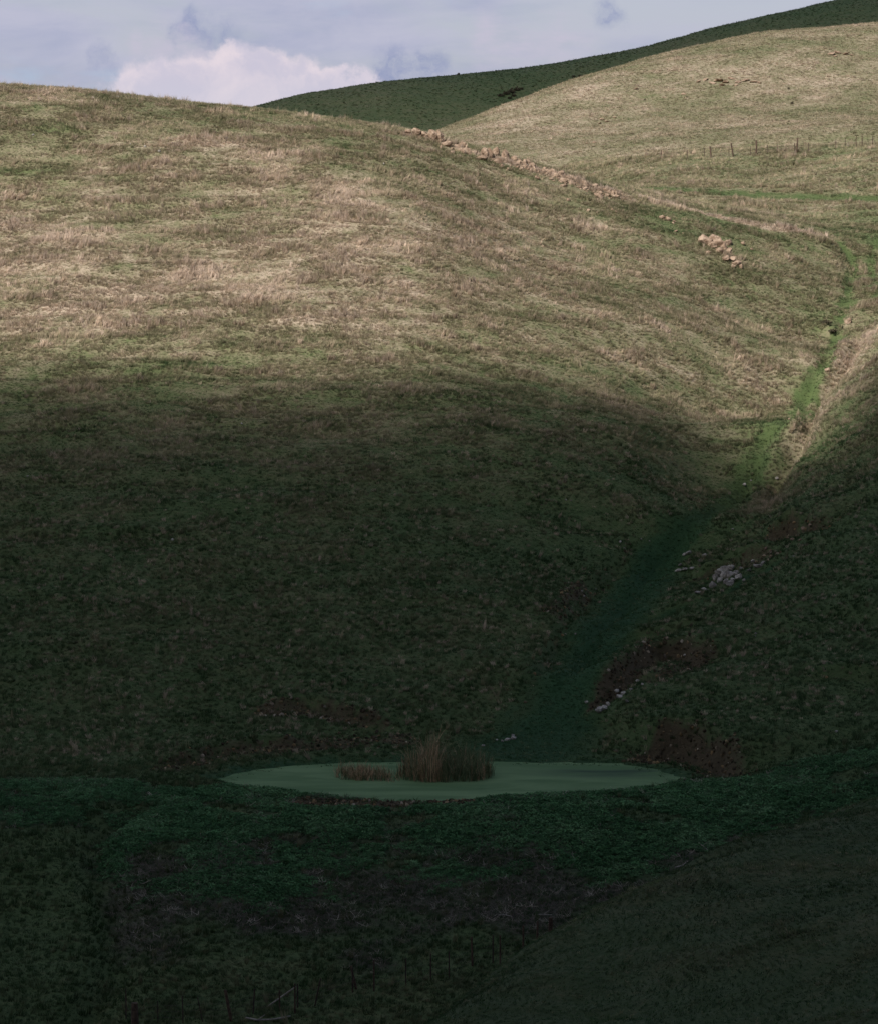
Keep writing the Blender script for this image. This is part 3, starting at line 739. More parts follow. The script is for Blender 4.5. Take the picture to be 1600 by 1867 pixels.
# near slope grass
X, Y = jgrid(-24, 30, 104, 166, 0.22); k = frustum(X, Y, 2.0); X, Y = X[k], Y[k]
Z = h_near(X, Y); k = (Z > h_main(X, Y) - 0.2) & seen(X, Y, Z, 3.0); X, Y, Z = X[k], Y[k], Z[k]; n = len(X); print('near tufts', n)
dr = dry_near(X, Y); patch = fbm(X * 0.4, Y * 0.4, 3, 86)
idx = np.where(dr + 0.4 * patch > 0.42, rng.integers(0, 4, n), rng.integers(4, 7, n))
s = (0.5 + 0.6 * np.clip(dr + patch, 0, 1)) * rng.uniform(0.6, 1.35, n)
g = scatter('near_grass', np.stack([X, Y, Z], 1), lean_rot(X, Y, 0.45, 87), np.stack([s, s, s * 0.85], 1), np.clip(dr * 0.75 + 0.2 * patch + rng.normal(0, 0.07, n) + 0.35 * (rng.random(n) < 0.05), 0.03, 1), np.clip(0.88 + rng.normal(0, 0.15, n) + 0.45 * fbm(X * 0.12, Y * 0.12, 3, 55), 0.3, 1.4), idx, TUFTS)
tag(g, 'short combed olive grass on the shaded slope in front of the dam', 'grass', None, 'stuff')

# grass of the dry hill behind the fence
X, Y = jgrid(-20, 95, 426, 612, 0.52); k = frustum(X, Y, 3.0, 0.14); X, Y = X[k], Y[k]
Z = h_mid(X, Y); k = seen(X, Y, Z, 0.8); X, Y, Z = X[k], Y[k], Z[k]; n = len(X); print('mid tufts', n)
dr = dry_mid(X, Y); patch = fbm(X * 0.2, Y * 0.25, 3, 88)
s = (0.8 + 0.5 * patch) * rng.uniform(0.7, 1.3, n)
g = scatter('dry_hill_grass', np.stack([X, Y, Z], 1), lean_rot(X, Y, 0.35, 89), np.stack([s * 1.4, s * 1.4, s * 0.8], 1), np.clip(dr + 0.2 * patch + rng.normal(0, 0.10, n), 0, 1), np.clip(1 + rng.normal(0, 0.17, n), 0.5, 1.5), rng.integers(0, 7, n), TUFTS)
tag(g, 'fine straw grass on the round dry hill behind the fence', 'grass', None, 'stuff')

# grass and low scrub of the far green hill
X, Y = jgrid(-80, 150, 815, 1000, 1.35); k = frustum(X, Y, 4.0, 0.14); X, Y = X[k], Y[k]
Z = h_far(X, Y); n = len(X); print('far tufts', n)
dr = dry_far(X, Y); patch = fbm(X * 0.1, Y * 0.1, 3, 90); s = (1.1 + 0.6 * patch) * rng.uniform(0.7, 1.3, n)
g = scatter('green_hill_grass', np.stack([X, Y, Z], 1), lean_rot(X, Y, 0.3, 92), np.stack([s * 1.5, s * 1.5, s * 0.7], 1), np.clip(dr * 0.7 + 0.1 * patch + rng.normal(0, 0.07, n), 0, 1), np.clip(0.9 + rng.normal(0, 0.14, n), 0.4, 1.5), rng.integers(0, 7, n), TUFTS)
tag(g, 'dark green grass on the far hill under cloud shadow', 'grass', None, 'stuff')

# leafy weeds over the dam
LEAVES = [leaf_clump('weed_clump', 26, 0.26, 0.26, 0.13, 400 + i, M_LEAF) for i in range(4)]
X, Y = jgrid(-34, 36, 162, 204, 0.235); k = frustum(X, Y, 3.0); X, Y = X[k], Y[k]
lu, so, dr, we, li = zones(X, Y); c = we + 0.55 * fbm(X * 0.45, Y * 0.45, 3, 93)
k = (c > 0.42) & (sd_pond(X, Y) > 0.5); X, Y, c, we = X[k], Y[k], c[k], we[k]
Z = h_main(X, Y); k = seen(X, Y, Z, 0.8); X, Y, Z, c = X[k], Y[k], Z[k], c[k]; n = len(X); print('weeds', n)
s = (0.55 + 0.6 * np.clip(c - 0.4, 0, 1)) * rng.uniform(0.7, 1.3, n)
rot = np.zeros((n, 3)); rot[:, 2] = rng.uniform(0, 6.28, n); rot[:, :2] = rng.normal(0, 0.12, (n, 2))
g = scatter('dam_weeds', np.stack([X, Y, Z], 1), rot, np.stack([s, s, s], 1), np.clip(0.45 + 0.5 * fbm(X * 0.25, Y * 0.3, 3, 94) + rng.normal(0, 0.15, n), 0, 1), np.clip(1 + rng.normal(0, 0.2, n), 0.4, 1.6), rng.integers(0, 4, n), LEAVES)
tag(g, 'low leafy bluish green weeds spreading over the dam in front of the pond', 'weeds', None, 'stuff')

# pale dead stalks among the weeds
def stalk(name, n, seed):
    rr = random.Random(seed); V = []; F = []; T = []
    for i in range(n):
        a = rr.uniform(0, 6.28); L = rr.uniform(0.25, 0.8); w = 0.016; el = rr.uniform(0.05, 1.2)
        d = np.array([math.cos(a) * math.cos(el), math.sin(a) * math.cos(el), math.sin(el)]); s1 = np.array([-math.sin(a), math.cos(a), 0]) * w; s2 = np.cross(d, s1)
        c = np.array([rr.uniform(-0.3, 0.3), rr.uniform(-0.3, 0.3), 0.02]); i0 = len(V)
        for f in (0, 1):
            for q in (0, 2.094, 4.189): V.append(c + d * L * f + (s1 * math.cos(q) + s2 * math.sin(q)) * (1 - 0.5 * f)); T.append(f)
        for q in range(3): F.append((i0 + q, i0 + (q + 1) % 3, i0 + 3 + (q + 1) % 3, i0 + 3 + q))
    me = bpy.data.meshes.new(name); me.from_pydata([tuple(v) for v in V], [], F); me.update()
    at = me.attributes.new('tip', 'FLOAT', 'POINT'); at.data.foreach_set('value', np.array(T, np.float32)); me.materials.append(M_TWIG); return me
STALKS = [stalk('dead_stalk', 7, 500 + i) for i in range(4)]
X, Y = jgrid(-30, 32, 160, 200, 0.27); k = frustum(X, Y, 2.0); X, Y = X[k], Y[k]
lu, so, dr, we, li = zones(X, Y)
k = rng.random(len(X)) < np.clip(0.75 * sstep(0.2, 0.8, li) + 0.05 * (we > 0.3) + 0.25 * sstep(0.55, 0.8, fbm(X * 0.2, Y * 0.2, 3, 95) + 0.5) * (we > 0.3), 0, 1)
k &= sd_pond(X, Y) > 0.6
X, Y = X[k], Y[k]; Z = h_main(X, Y); k = seen(X, Y, Z, 0.8); X, Y, Z = X[k], Y[k], Z[k]; n = len(X); print('stalks', n)
rot = np.zeros((n, 3)); rot[:, 2] = rng.uniform(0, 6.28, n); s = rng.uniform(0.3, 0.75, n)
g = scatter('dead_stalks', np.stack([X, Y, Z + 0.03], 1), rot, np.stack([s, s, s * 0.8], 1), np.where(rng.random(n) < 0.12, rng.uniform(0.75, 1, n), rng.uniform(0, 0.5, n)), np.clip(1 + rng.normal(0, 0.2, n), 0.4, 1.6), rng.integers(0, 4, n), STALKS)
tag(g, 'pale dead weed stalks lying on the lower face of the dam', 'stalks', None, 'stuff')

# crumbled earth and pebbles on the bare banks
M_CLOD = blade_mat('earth_clods', [(0.0, (0.035, 0.029, 0.018)), (0.6, (0.095, 0.074, 0.044)), (0.85, (0.20, 0.140, 0.070)), (1.0, (0.33, 0.29, 0.23))], 0.0)
def clod(name, seed):
    rr = random.Random(seed); bm = bmesh.new(); bmesh.ops.create_icosphere(bm, subdivisions=1, radius=0.1)
    for v in bm.verts: v.co *= rr.uniform(0.6, 1.25); v.co.z *= 0.7
    me = bpy.data.meshes.new(name); bm.to_mesh(me); bm.free(); at = me.attributes.new('tip', 'FLOAT', 'POINT'); at.data.foreach_set('value', np.full(len(me.vertices), 0.8, np.float32)); me.materials.append(M_CLOD); return me
CLODS = [clod('clod', 900 + i) for i in range(4)]
X, Y = jgrid(-34, 44, 190, 262, 0.2); k = frustum(X, Y, 2.0); X, Y = X[k], Y[k]
lu, so, dr, we, li = zones(X, Y); k = (rng.random(len(X)) < 0.75 * sstep(0.25, 0.7, so)) & (sd_pond(X, Y) > 0.3); X, Y = X[k], Y[k]
Z = h_main(X, Y); k = seen(X, Y, Z, 1.5); X, Y, Z = X[k], Y[k], Z[k]; n = len(X)
rot = rng.uniform(0, 6.28, (n, 3)); s = rng.uniform(0.3, 1.0, n) ** 2 * 1.5 + 0.25
g = scatter('earth_clods', np.stack([X, Y, Z], 1), rot, np.stack([s * 1.2, s, s], 1), np.clip(rng.random(n) ** 1.6 + 0.25 * fbm(X * 0.6, Y * 0.6, 2, 66), 0, 1), np.clip(1 + rng.normal(0, 0.25, n), 0.4, 1.6), rng.integers(0, 4, n), CLODS)
tag(g, 'crumbled brown earth and pebbles on the bare gully banks', 'earth', None, 'stuff')

# ------------------------------------------------------------------ cattails in the pond
M_REED = {}
for nm, lo, hi in (('green', (0.055, 0.085, 0.038), (0.15, 0.165, 0.085)), ('dry', (0.24, 0.155, 0.085), (0.48, 0.34, 0.21))):
    M_REED[nm] = plain_mat('reed_' + nm, lo, hi, 2.5)
def reed_bed(name, spots, label, seed):
    rr = random.Random(seed); bx = sum(s[0] for s in spots) / len(spots); by = sum(s[1] for s in spots) / len(spots)
    root = empty(name, (bx, by, 0)); tag(root, label, 'reeds')
    parts = {'green': ([], [], []), 'dry': ([], [], []), 'head': ([], [], [])}
    for x, y, h, dryp in spots:
        kind = 'dry' if rr.random() < dryp else 'green'
        for q in range(rr.randint(2, 4)):
            V, F, T = parts[kind]
            blade_strip(V, F, T, (x - bx + rr.gauss(0, 0.07), y - by + rr.gauss(0, 0.07), -0.1), rr.uniform(0, 6.28), h * rr.uniform(0.6, 1.12), rr.uniform(0.022, 0.042), rr.gauss(0.05, 0.15), abs(rr.gauss(0, 0.36)), 4)
    for nm, key in (('green_blade_mass', 'green'), ('dry_blade_mass', 'dry')):
        V, F, T = parts[key]
        if V:
            o = link_mesh(nm, np.array(V), F, M_REED[key], root); o['kind'] = 'stuff'
    return root
sp = []
for i in range(1050):
    uc, us, hk = random.choice(((742, 9, 0.75), (765, 9, 0.95), (786, 8, 1.42), (800, 12, 1.05), (822, 12, 0.9), (846, 12, 0.95), (866, 10, 0.8), (884, 9, 0.65)))
    u = random.gauss(uc, us); v = random.uniform(1399, 1427)
    if not 722 < u < 900: continue
    e = ((u - 808) / 92) ** 2 + ((v - 1412) / 17) ** 2
    if e > 1: continue
    x, y = pw(u, v); dx, dy, dz = [float(t) for t in pix_dir(u, v)]; D = CAMZ / (-dz / dy)
    h = 1.75 * hk * random.choice((0.55, 0.75, 0.9, 1.0, 1.1, 1.25)) * random.uniform(0.85, 1.1)
    sp.append((dx / dy * D, D, h, 0.62 if 772 < u < 800 else (0.42 if u < 772 else 0.12)))
reed_bed('reed_bed', sp, 'tall green and rusty reeds standing in the middle of the pond', 3)
sp = []
for i in range(420):
    u = random.choice((random.gauss(637, 10), random.gauss(662, 8), random.gauss(690, 14), random.uniform(614, 728))); v = random.uniform(1408, 1424) + (u - 660) * 0.05
    if not 612 < u < 730: continue
    dx, dy, dz = [float(t) for t in pix_dir(u, v)]; D = CAMZ / (-dz / dy)
    sp.append((dx / dy * D, D, random.uniform(0.45, 1.0) * (0.8 if u > 705 else 1), 0.62))
reed_bed('reed_bed', sp, 'low rusty brown reeds in the pond beside the tall reed clump', 4)

# ------------------------------------------------------------------ rocks
def rock_mesh(name, seed, cuts=18, sub=3):
    rr = random.Random(seed); bm = bmesh.new(); bmesh.ops.create_icosphere(bm, subdivisions=sub, radius=1.0)
    planes = []
    for i in range(cuts):
        d = Vector((rr.gauss(0, 1), rr.gauss(0, 1), rr.gauss(0, 0.8))).normalized(); planes.append((d, rr.uniform(0.42, 0.8)))
    ph = rr.uniform(0, 50)
    for v in bm.verts:
        p = v.co.copy()
        for d, q in planes:
            e = p.dot(d) - q
            if e > 0: p -= d * e * 0.92
        nn = float(fbm(np.array([p.x * 2.1 + ph + p.z]), np.array([p.y * 2.1 - p.z * 1.3]), 4, seed % 97)[0])
        n2 = float(gnoise(np.array([p.x * 4.3 + ph]), np.array([p.y * 4.3 + p.z * 3.7]), seed % 89)[0])
        v.co = p * (1 + 0.30 * nn - 0.22 * max(0.0, 0.35 - abs(n2)))
    me = bpy.data.meshes.new(name); bm.to_mesh(me); bm.free(); return me
ROCKS = [rock_mesh('rock', 600 + i) for i in range(7)]
SMALL = [rock_mesh('small_rock', 700 + i, 12, 2) for i in range(5)]
def mats_copy(src, mat):
    r = []
    for mm in src:
        c = mm.copy(); c.materials.clear(); c.materials.append(mat); r.append(c)
    return r
RK = {('big', 'tan'): mats_copy(ROCKS, M_ROCK), ('small', 'tan'): mats_copy(SMALL, M_ROCK), ('big', 'pale'): mats_copy(ROCKS, M_PALE), ('small', 'pale'): mats_copy(SMALL, M_PALE), ('big', 'dark'): mats_copy(ROCKS, M_DARKROCK), ('small', 'dark'): mats_copy(SMALL, M_DARKROCK)}
def put_rock(name, me, p, size, parent=None, sink=0.3):
    o = bpy.data.objects.new(name, me); COL.objects.link(o)
    o.rotation_euler = (random.uniform(-0.3, 0.3), random.uniform(-0.3, 0.3), random.uniform(0, 6.28)); o.scale = size
    q = Vector(p) + Vector((0, 0, size[2] * (1 - 2 * sink)))
    if parent: o.parent = parent; q = q - parent.location
    o.location = q
    return o
def on(u, v, hf=None, a=100, b=460):
    """where a pixel ray first meets the ground"""
    hf = hf or h_main
    dx, dy, dz = [float(t) for t in pix_dir(u, v)]; D = np.arange(a, b, 0.25)
    z = hf(dx / dy * D, D); zr = CAMZ + dz / dy * D; k = int(np.argmax(zr < z))
    if zr[k] >= z[k]: return None
    return (dx / dy * D[k], D[k], float(z[k]))
# boulders on the ridge (pixel of foot, width in pixels, height in pixels)
px = lambda D: D / FPX
BOULD = [(745, 243, 16, 10, 'low tan rock at the upper end of the ridge boulders'), (757, 245, 22, 14, 'tan boulder in the upper boulder group on the ridge'), (772, 247, 18, 10, 'small cracked tan rock between the two upper ridge boulders'), (787, 252, 20, 19, 'upright tan boulder with a bright left face on the ridge crest'), (801, 254, 20, 17, 'peaked tan boulder leaning beside the upright ridge boulder'),
         (843, 266, 18, 10, 'lone low tan rock between the two ridge boulder groups'), (883, 284, 22, 16, 'rounded tan boulder at the upper end of the lower ridge group'), (893, 287, 16, 16, 'narrow boulder squeezed into the lower ridge group'), (904, 281, 24, 15, 'dark reddish boulder on top of the lower ridge group'), (921, 287, 24, 16, 'broad tan boulder at the lower end of the ridge group'), (937, 290, 18, 9, 'low flat rock below the broad ridge boulder'),
         (957, 298, 15, 9, 'small blocky rock on the ridge below the boulder groups'), (969, 303, 13, 9, 'small dark sided rock on the ridge below the boulder groups')]
for u, v, w, h, lab in BOULD:
    p = on(u, v + 3)
    if p is None: continue
    s = w * px(p[1]) / 2 * 1.15
    o = put_rock('boulder', random.choice(RK['big', 'tan']), p, (s, s * 0.9, h * px(p[1]) / 2 * 1.7), None, 0.2)
    tag(o, lab, 'boulder', 'boulders along the ridge')
# rubble that trails down the ridge line
P0 = [(815, 258), (870, 276), (940, 294), (985, 306), (1040, 325), (1090, 343), (1130, 352), (1165, 366), (1215, 392), (1240, 400)]
for i in range(230):
    f = random.choice((0.4, 1.2, 2.0, 2.4, 2.8, 3.1, 3.5, 3.8, 4.2, 4.6, 5.0, 5.4, 5.8, 8.2)) + random.gauss(0, 0.2); f = min(max(f, 0), 8.99); a = P0[int(f)]; b = P0[min(int(f) + 1, len(P0) - 1)]; q = f - int(f)
    u = a[0] + (b[0] - a[0]) * q + random.gauss(0, 9); v = a[1] + (b[1] - a[1]) * q + abs(random.gauss(0, 7)) + 2
    p = on(u, v)
    if p is None or p[1] > 345: continue
    s = random.choice((3, 3, 4, 4, 5, 6, 8, 12)) * px(p[1]) / 2 * (1.5 if u < 1160 else 0.9)
    o = put_rock('rubble_rock', random.choice(RK['small', 'tan']), p, (s * random.uniform(0.9, 1.8), s, s * random.uniform(0.7, 1.1)), None, 0.36)
    tag(o, 'small tan rock in the rubble trailing down the ridge', 'rock', 'rubble along the ridge')
for u, v, w in ((1035, 366, 9), (1071, 385, 10), (1088, 388, 6), (1115, 384, 9), (1122, 388, 7), (1133, 390, 5), (1232, 424, 8), (1245, 427, 6)):
    p = on(u, v); s = w * px(p[1]) / 2
    tag(put_rock('flat_rock', random.choice(RK['small', 'tan']), p, (s * 1.2, s, s * 0.7), None, 0.25), 'pale flat rock lying in green grass just below the ridge rubble', 'rock', 'flat rocks below the ridge')
# outcrop on the slope
def outcrop(name, label, pieces, kind, hf=None, a=100, b=460):
    ps = [(on(u, v, hf, a, b), w, h) for u, v, w, h in pieces]; ps = [q for q in ps if q[0]]
    c = np.mean([q[0] for q in ps], 0); root = empty(name, tuple(c)); tag(root, label, 'outcrop')
    bpy.context.view_layer.update()
    for p, w, h in ps:
        s = w * px(p[1]) / 2 * 1.6
        put_rock('rock', random.choice(RK['big' if w > 8 and ('big', kind) in RK else 'small', kind]), p, (s, s * 0.8, h * px(p[1]) / 2 * 1.5), root, 0.3)
    return root
outcrop('rock_outcrop', 'jagged tan outcrop with dark clefts breaking out of the grassy slope', [(1285, 446, 24, 18), (1278, 440, 14, 12), (1300, 440, 20, 14), (1308, 450, 18, 16), (1318, 455, 16, 16), (1326, 446, 14, 12), (1312, 462, 20, 14), (1296, 452, 14, 12), (1328, 462, 14, 14), (1322, 474, 16, 9), (1334, 476, 14, 9), (1343, 486, 16, 14), (1350, 489, 9, 8), (1336, 489, 9, 7), (1290, 462, 10, 6)], 'tan')
for u, v, w, h, lab in ((1353, 446, 10, 8, 'small brown boulder in the grass right behind the jagged outcrop'), (1369, 457, 9, 4, 'flat stone in the grass beyond the small brown boulder'), (1545, 590, 20, 12, 'rounded pinkish boulder beside the green trail at the gully head'), (1508, 678, 14, 8, 'flat tan stone in the green gully floor'), (1527, 683, 6, 6, 'small pale stone in the green gully floor'), (1438, 766, 6, 4, 'small cream stone on bright green gully grass')):
    p = on(u, v); s = w * px(p[1]) / 2
    tag(put_rock('boulder', random.choice(RK['big', 'tan']), p, (s * 1.1, s, h * px(p[1]) / 2 * 1.2), None, 0.25), lab, 'rock')
outcrop('pale_outcrop', 'pale grey broken outcrop in the bank of the gully', [(1312, 1050, 14, 16), (1322, 1044, 16, 16), (1333, 1042, 14, 12), (1320, 1056, 16, 16), (1330, 1052, 14, 14), (1340, 1050, 12, 12), (1312, 1062, 14, 12), (1322, 1064, 12, 10), (1346, 1056, 12, 10), (1336, 1060, 10, 8), (1304, 1058, 10, 12), (1330, 1066, 16, 10), (1285, 1078, 16, 8), (1272, 1082, 14, 6), (1300, 1072, 12, 12), (1380, 1035, 16, 8), (1365, 1042, 10, 6), (1390, 1028, 10, 6), (1372, 1026, 8, 6), (1350, 1040, 9, 6)], 'pale')
outcrop('pale_outcrop', 'row of flat pale rocks on the gully edge above the broken outcrop', [(1238, 1042, 14, 5), (1250, 1040, 16, 6), (1262, 1037, 12, 5), (1240, 1032, 8, 4), (1255, 1010, 12, 7), (1248, 1013, 8, 5), (1283, 1016, 8, 5), (1275, 1024, 7, 5)], 'pale')
outcrop('scree_outcrop', 'broken pale scree at the foot of the slumped bank', [(1092, 1300, 14, 12), (1100, 1294, 12, 10), (1108, 1288, 9, 9), (1128, 1272, 10, 7), (1136, 1268, 8, 7), (1122, 1266, 8, 6), (1142, 1282, 7, 5), (1068, 1282, 6, 5), (1162, 1246, 6, 5), (1170, 1250, 5, 4), (1248, 1198, 6, 4), (1150, 1258, 6, 4)], 'pale')
outcrop('scree_outcrop', 'ochre rubble under the dark overhang on the right slope', [(1465, 972, 8, 6), (1476, 970, 7, 5), (1452, 980, 9, 6), (1444, 986, 8, 5), (1435, 984, 6, 6), (1458, 987, 7, 3), (1396, 1004, 6, 5), (1404, 1006, 5, 4), (1393, 1014, 5, 3)], 'tan')
outcrop('pale_outcrop', 'little heap of white stones behind the pond reeds', [(925, 1350, 8, 5), (936, 1348, 9, 7), (934, 1343, 6, 5), (915, 1353, 6, 4), (880, 1362, 6, 4), (905, 1352, 5, 3)], 'pale')
# scattered pale stones
SPECK = [(315, 987, 8), (767, 1010, 7), (441, 774, 6), (50, 870, 5), (350, 1020, 3), (860, 605, 4), (487, 1333, 4), (705, 1338, 4), (1031, 913, 5), (1040, 918, 4), (1130, 995, 7), (1138, 1003, 6), (1168, 990, 5), (1183, 992, 4), (1335, 968, 5), (1356, 888, 8), (1415, 880, 8), (1430, 884, 5), (1368, 880, 5), (1060, 1080, 5), (1064, 1092, 5), (1085, 1078, 4), (1030, 1160, 5), (1048, 1158, 5), (1185, 1069, 4), (1315, 1081, 5), (1355, 1061, 9), (1377, 1157, 5), (1376, 1163, 4), (1333, 1236, 4), (1524, 1337, 7), (1491, 1035, 4), (1446, 1016, 4), (558, 757, 3), (574, 783, 3), (700, 300, 5), (238, 264, 5), (265, 268, 6), (290, 277, 8), (170, 180, 6), (215, 178, 7), (60, 247, 6)]
for u, v, w in SPECK:
    p = on(u, v)
    if p is None: continue
    s = w * px(p[1]) / 2
    tag(put_rock('stone', random.choice(RK['small', 'pale']), p, (s * 1.1, s, s * 0.8), None, 0.2), 'single small pale stone lying in the grass of the hillside', 'stone', 'pale stones strewn over the hillside')
# rocks on the dry hill and on the far green hill
OUT1 = [(u, v, w, 4) for u, v, w in ((1272, 150, 12), (1285, 146, 14), (1298, 152, 16), (1310, 148, 18), (1322, 151, 14), (1334, 144, 12), (1346, 150, 14), (1358, 147, 16), (1372, 150, 14), (1384, 152, 9), (1316, 156, 12), (1340, 156, 10), (1245, 172, 8))]
outcrop('rock_outcrop', 'low brown rock band across the upper face of the dry hill', OUT1, 'tan', h_mid, 420, 640)
outcrop('rock_outcrop', 'small tan rock band near the top of the dry hill', [(1515, 99, 14, 5), (1527, 97, 16, 5), (1540, 99, 12, 4), (1552, 101, 9, 3), (1522, 103, 10, 3)], 'tan', h_mid, 420, 640)
outcrop('rock_outcrop', 'scattered brown rocks on the lower left face of the dry hill', [(1098, 218, 9, 3), (1106, 222, 10, 3), (1120, 215, 6, 3), (1092, 226, 7, 3), (1083, 260, 8, 3), (1070, 262, 9, 3), (1158, 163, 8, 3), (1210, 178, 6, 2)], 'tan', h_mid, 420, 640)
outcrop('dark_outcrop', 'black rocks standing on the skyline of the green hill', [(801, 138, 9, 5), (819, 136, 12, 9), (826, 136, 8, 7), (835, 136, 5, 4)], 'dark', h_far, 820, 1010)

# scrub on the far hill and on the dry hill
def shrub_mesh(name, seed, n=160):
    rr = random.Random(seed); V = []; F = []; T = []
    for i in range(n):
        d = Vector((rr.gauss(0, 1), rr.gauss(0, 1), abs(rr.gauss(0, 0.8)))).normalized() * (rr.random() ** 0.4)
        d *= 0.75 + 0.35 * math.sin(3 * d.x + seed) * math.cos(4 * d.y)
        s = rr.uniform(0.12, 0.25); M = Euler((rr.uniform(0, 6), rr.uniform(0, 6), rr.uniform(0, 6))).to_matrix(); i0 = len(V)
        for q in ((-1, 0, 0), (0, 0.6, 0), (1, 0, 0), (0, -0.6, 0)): V.append(np.array(d + M @ (Vector(q) * s)))
        F.append((i0, i0 + 1, i0 + 2, i0 + 3))
    return V, F
M_SCRUB = plain_mat('scrub_leaves', (0.030, 0.030, 0.018), (0.085, 0.070, 0.045), 3)
def shrub(p, r, h, seed, label, group):
    root = empty('shrub', p); tag(root, label, 'shrub', group)
    V, F = shrub_mesh('crown', seed); V = [(v[0] * r, v[1] * r, (v[2] * 0.9 + 0.15) * h) for v in V]
    link_mesh('crown', V, F, M_SCRUB, root)
    tv = []; tf = []
    for k in range(6): tv += [(0.06 * r * math.cos(k * 1.047), 0.06 * r * math.sin(k * 1.047), -0.1), (0.03 * r * math.cos(k * 1.047), 0.03 * r * math.sin(k * 1.047), 0.6 * h)]
    for k in range(6): a = 2 * k; b2 = 2 * ((k + 1) % 6); tf.append((a, b2, b2 + 1, a + 1))
    link_mesh('stem', tv, tf, M_WOOD, root); return root
for i, (u, v, w) in enumerate(((912, 176, 14), (922, 172, 16), (932, 169, 18), (942, 165, 16), (936, 176, 12), (950, 163, 10), (1045, 140, 9), (1056, 139, 8), (928, 180, 10))):
    p = on(u, v, h_far, 820, 1010)
    if p: shrub(p, w * px(p[1]) * 0.5, w * px(p[1]) * 0.5, 30 + i, 'low dark scrub bush in the hollow of the green hill', 'scrub on the green hill')
for i, (u, v, w) in enumerate(((1437, 163, 6), (1443, 190, 7), (1437, 222, 4), (1175, 182, 4))):
    p = on(u, v, h_mid, 420, 640)
    if p: shrub(p, w * px(p[1]) * 0.5, w * px(p[1]) * 0.9, 60 + i, 'small lone dark bush on the face of the dry hill', 'lone bushes on the dry hill')
for i, (u, v, w, lab) in enumerate(((1506, 594, 20, 'dark scrub bush on the left edge of the gully head'), (1517, 606, 22, 'dark scrub bush hanging over the gully beside the pinkish boulder'), (1497, 590, 10, 'small dark scrub sprig above the gully'))):
    p = on(u, v)
    shrub(p, w * px(p[1]) * 0.5, w * px(p[1]) * 0.4, 80 + i, lab, 'scrub at the gully head')

# ------------------------------------------------------------------ fences
def tube(V, F, a, b, r0, r1, n=7, jitter=0.0):
    a = np.array(a, float); b = np.array(b, float); d = b - a; d /= np.linalg.norm(d)
    s = np.cross(d, [0, 0, 1.0]) if abs(d[2]) < 0.9 else np.cross(d, [1.0, 0, 0]); s /= np.linalg.norm(s); t2 = np.cross(d, s); i0 = len(V)
    for f, r in ((0, r0), (0.5, (r0 + r1) / 2 * (1 + jitter * random.uniform(-1, 1))), (1, r1)):
        for k in range(n):
            q = 2 * math.pi * k / n; V.append(a + (b - a) * f + (s * math.cos(q) + t2 * math.sin(q)) * r * (1 + jitter * random.uniform(-0.5, 0.5)))
    for j in range(2):
        for k in range(n): F.append((i0 + j * n + k, i0 + j * n + (k + 1) % n, i0 + (j + 1) * n + (k + 1) % n, i0 + (j + 1) * n + k))
    F.append(tuple(i0 + 2 * n + k for k in range(n)))
def fence(label, posts, wires, extra=()):
    """posts: (u, v foot, height m, radius m, lean, wood?)"""
    ps = []
    for u, v, h, r, lean, wood in posts:
        p = on(u, v)
        if p: ps.append((p, h, r, lean, wood))
    root = empty('wire_fence', ps[0][0]); tag(root, label, 'fence'); L0 = np.array(ps[0][0]); tops = []
    for p, h, r, lean, wood in ps:
        V = []; F = []; h += 0.2; r *= 1.15; a = np.array(p) - L0 - [0, 0, 0.3]; b = np.array(p) - L0 + [lean * h, 0, h]
        tube(V, F, a, b, r, r * 0.85, 8, 0.15 if wood else 0.0)
        link_mesh('wooden_post' if wood else 'steel_post', V, F, M_WOOD if wood else M_STEEL, root); tops.append((np.array(p) - L0, np.array(p) - L0 + np.array([lean * h, 0, h]), h))
    for wz in wires:
        V = []; F = []
        for (f0, t0, h0), (f1, t1, h1) in zip(tops[:-1], tops[1:]):
            a = f0 + (t0 - f0) * min(wz / h0, 0.95); b = f1 + (t1 - f1) * min(wz / h1, 0.95)
            for q in range(3):
                sag = lambda f: np.array([0, 0, -0.12 * f * (1 - f)])
                tube(V, F, a + (b - a) * q / 3 + sag(q / 3), a + (b - a) * (q + 1) / 3 + sag((q + 1) / 3), 0.005, 0.005, 4)
        link_mesh('wire', V, F, M_WIRE, root)
    for (u0, v0, z0, u1, v1, z1, r, nm, mat) in extra:
        p0 = on(u0, v0); p1 = on(u1, v1); V = []; F = []
        tube(V, F, np.array(p0) - L0 + [0, 0, z0], np.array(p1) - L0 + [0, 0, z1], r, r * 0.8, 7, 0.1); link_mesh(nm, V, F, mat, root)
    return root
fence('weathered wire fence with leaning posts crossing the rise below the dry hill',
      [(1205, 290, 0.9, 0.05, 0.0, True), (1252, 289, 0.8, 0.05, 0, True), (1283, 287, 0.9, 0.035, 0.02, False), (1296, 288, 1.15, 0.08, -0.12, True), (1328, 285, 0.9, 0.03, 0, False), (1337, 285, 1.35, 0.085, -0.22, True), (1367, 283, 0.9, 0.03, 0.05, False), (1378, 282, 1.5, 0.10, 0.0, True), (1398, 281, 0.9, 0.03, 0, False), (1416, 280, 1.0, 0.03, 0, False), (1448, 279, 1.0, 0.05, -0.02, True), (1451, 279, 1.6, 0.10, 0.08, True), (1473, 277, 0.9, 0.03, 0, False), (1523, 272, 1.0, 0.035, 0, False), (1540, 270, 1.0, 0.03, 0.02, False), (1560, 268, 1.1, 0.04, 0, True), (1571, 267, 1.1, 0.04, 0, True), (1590, 266, 1.0, 0.04, 0, False)], (0.3, 0.6, 0.85))
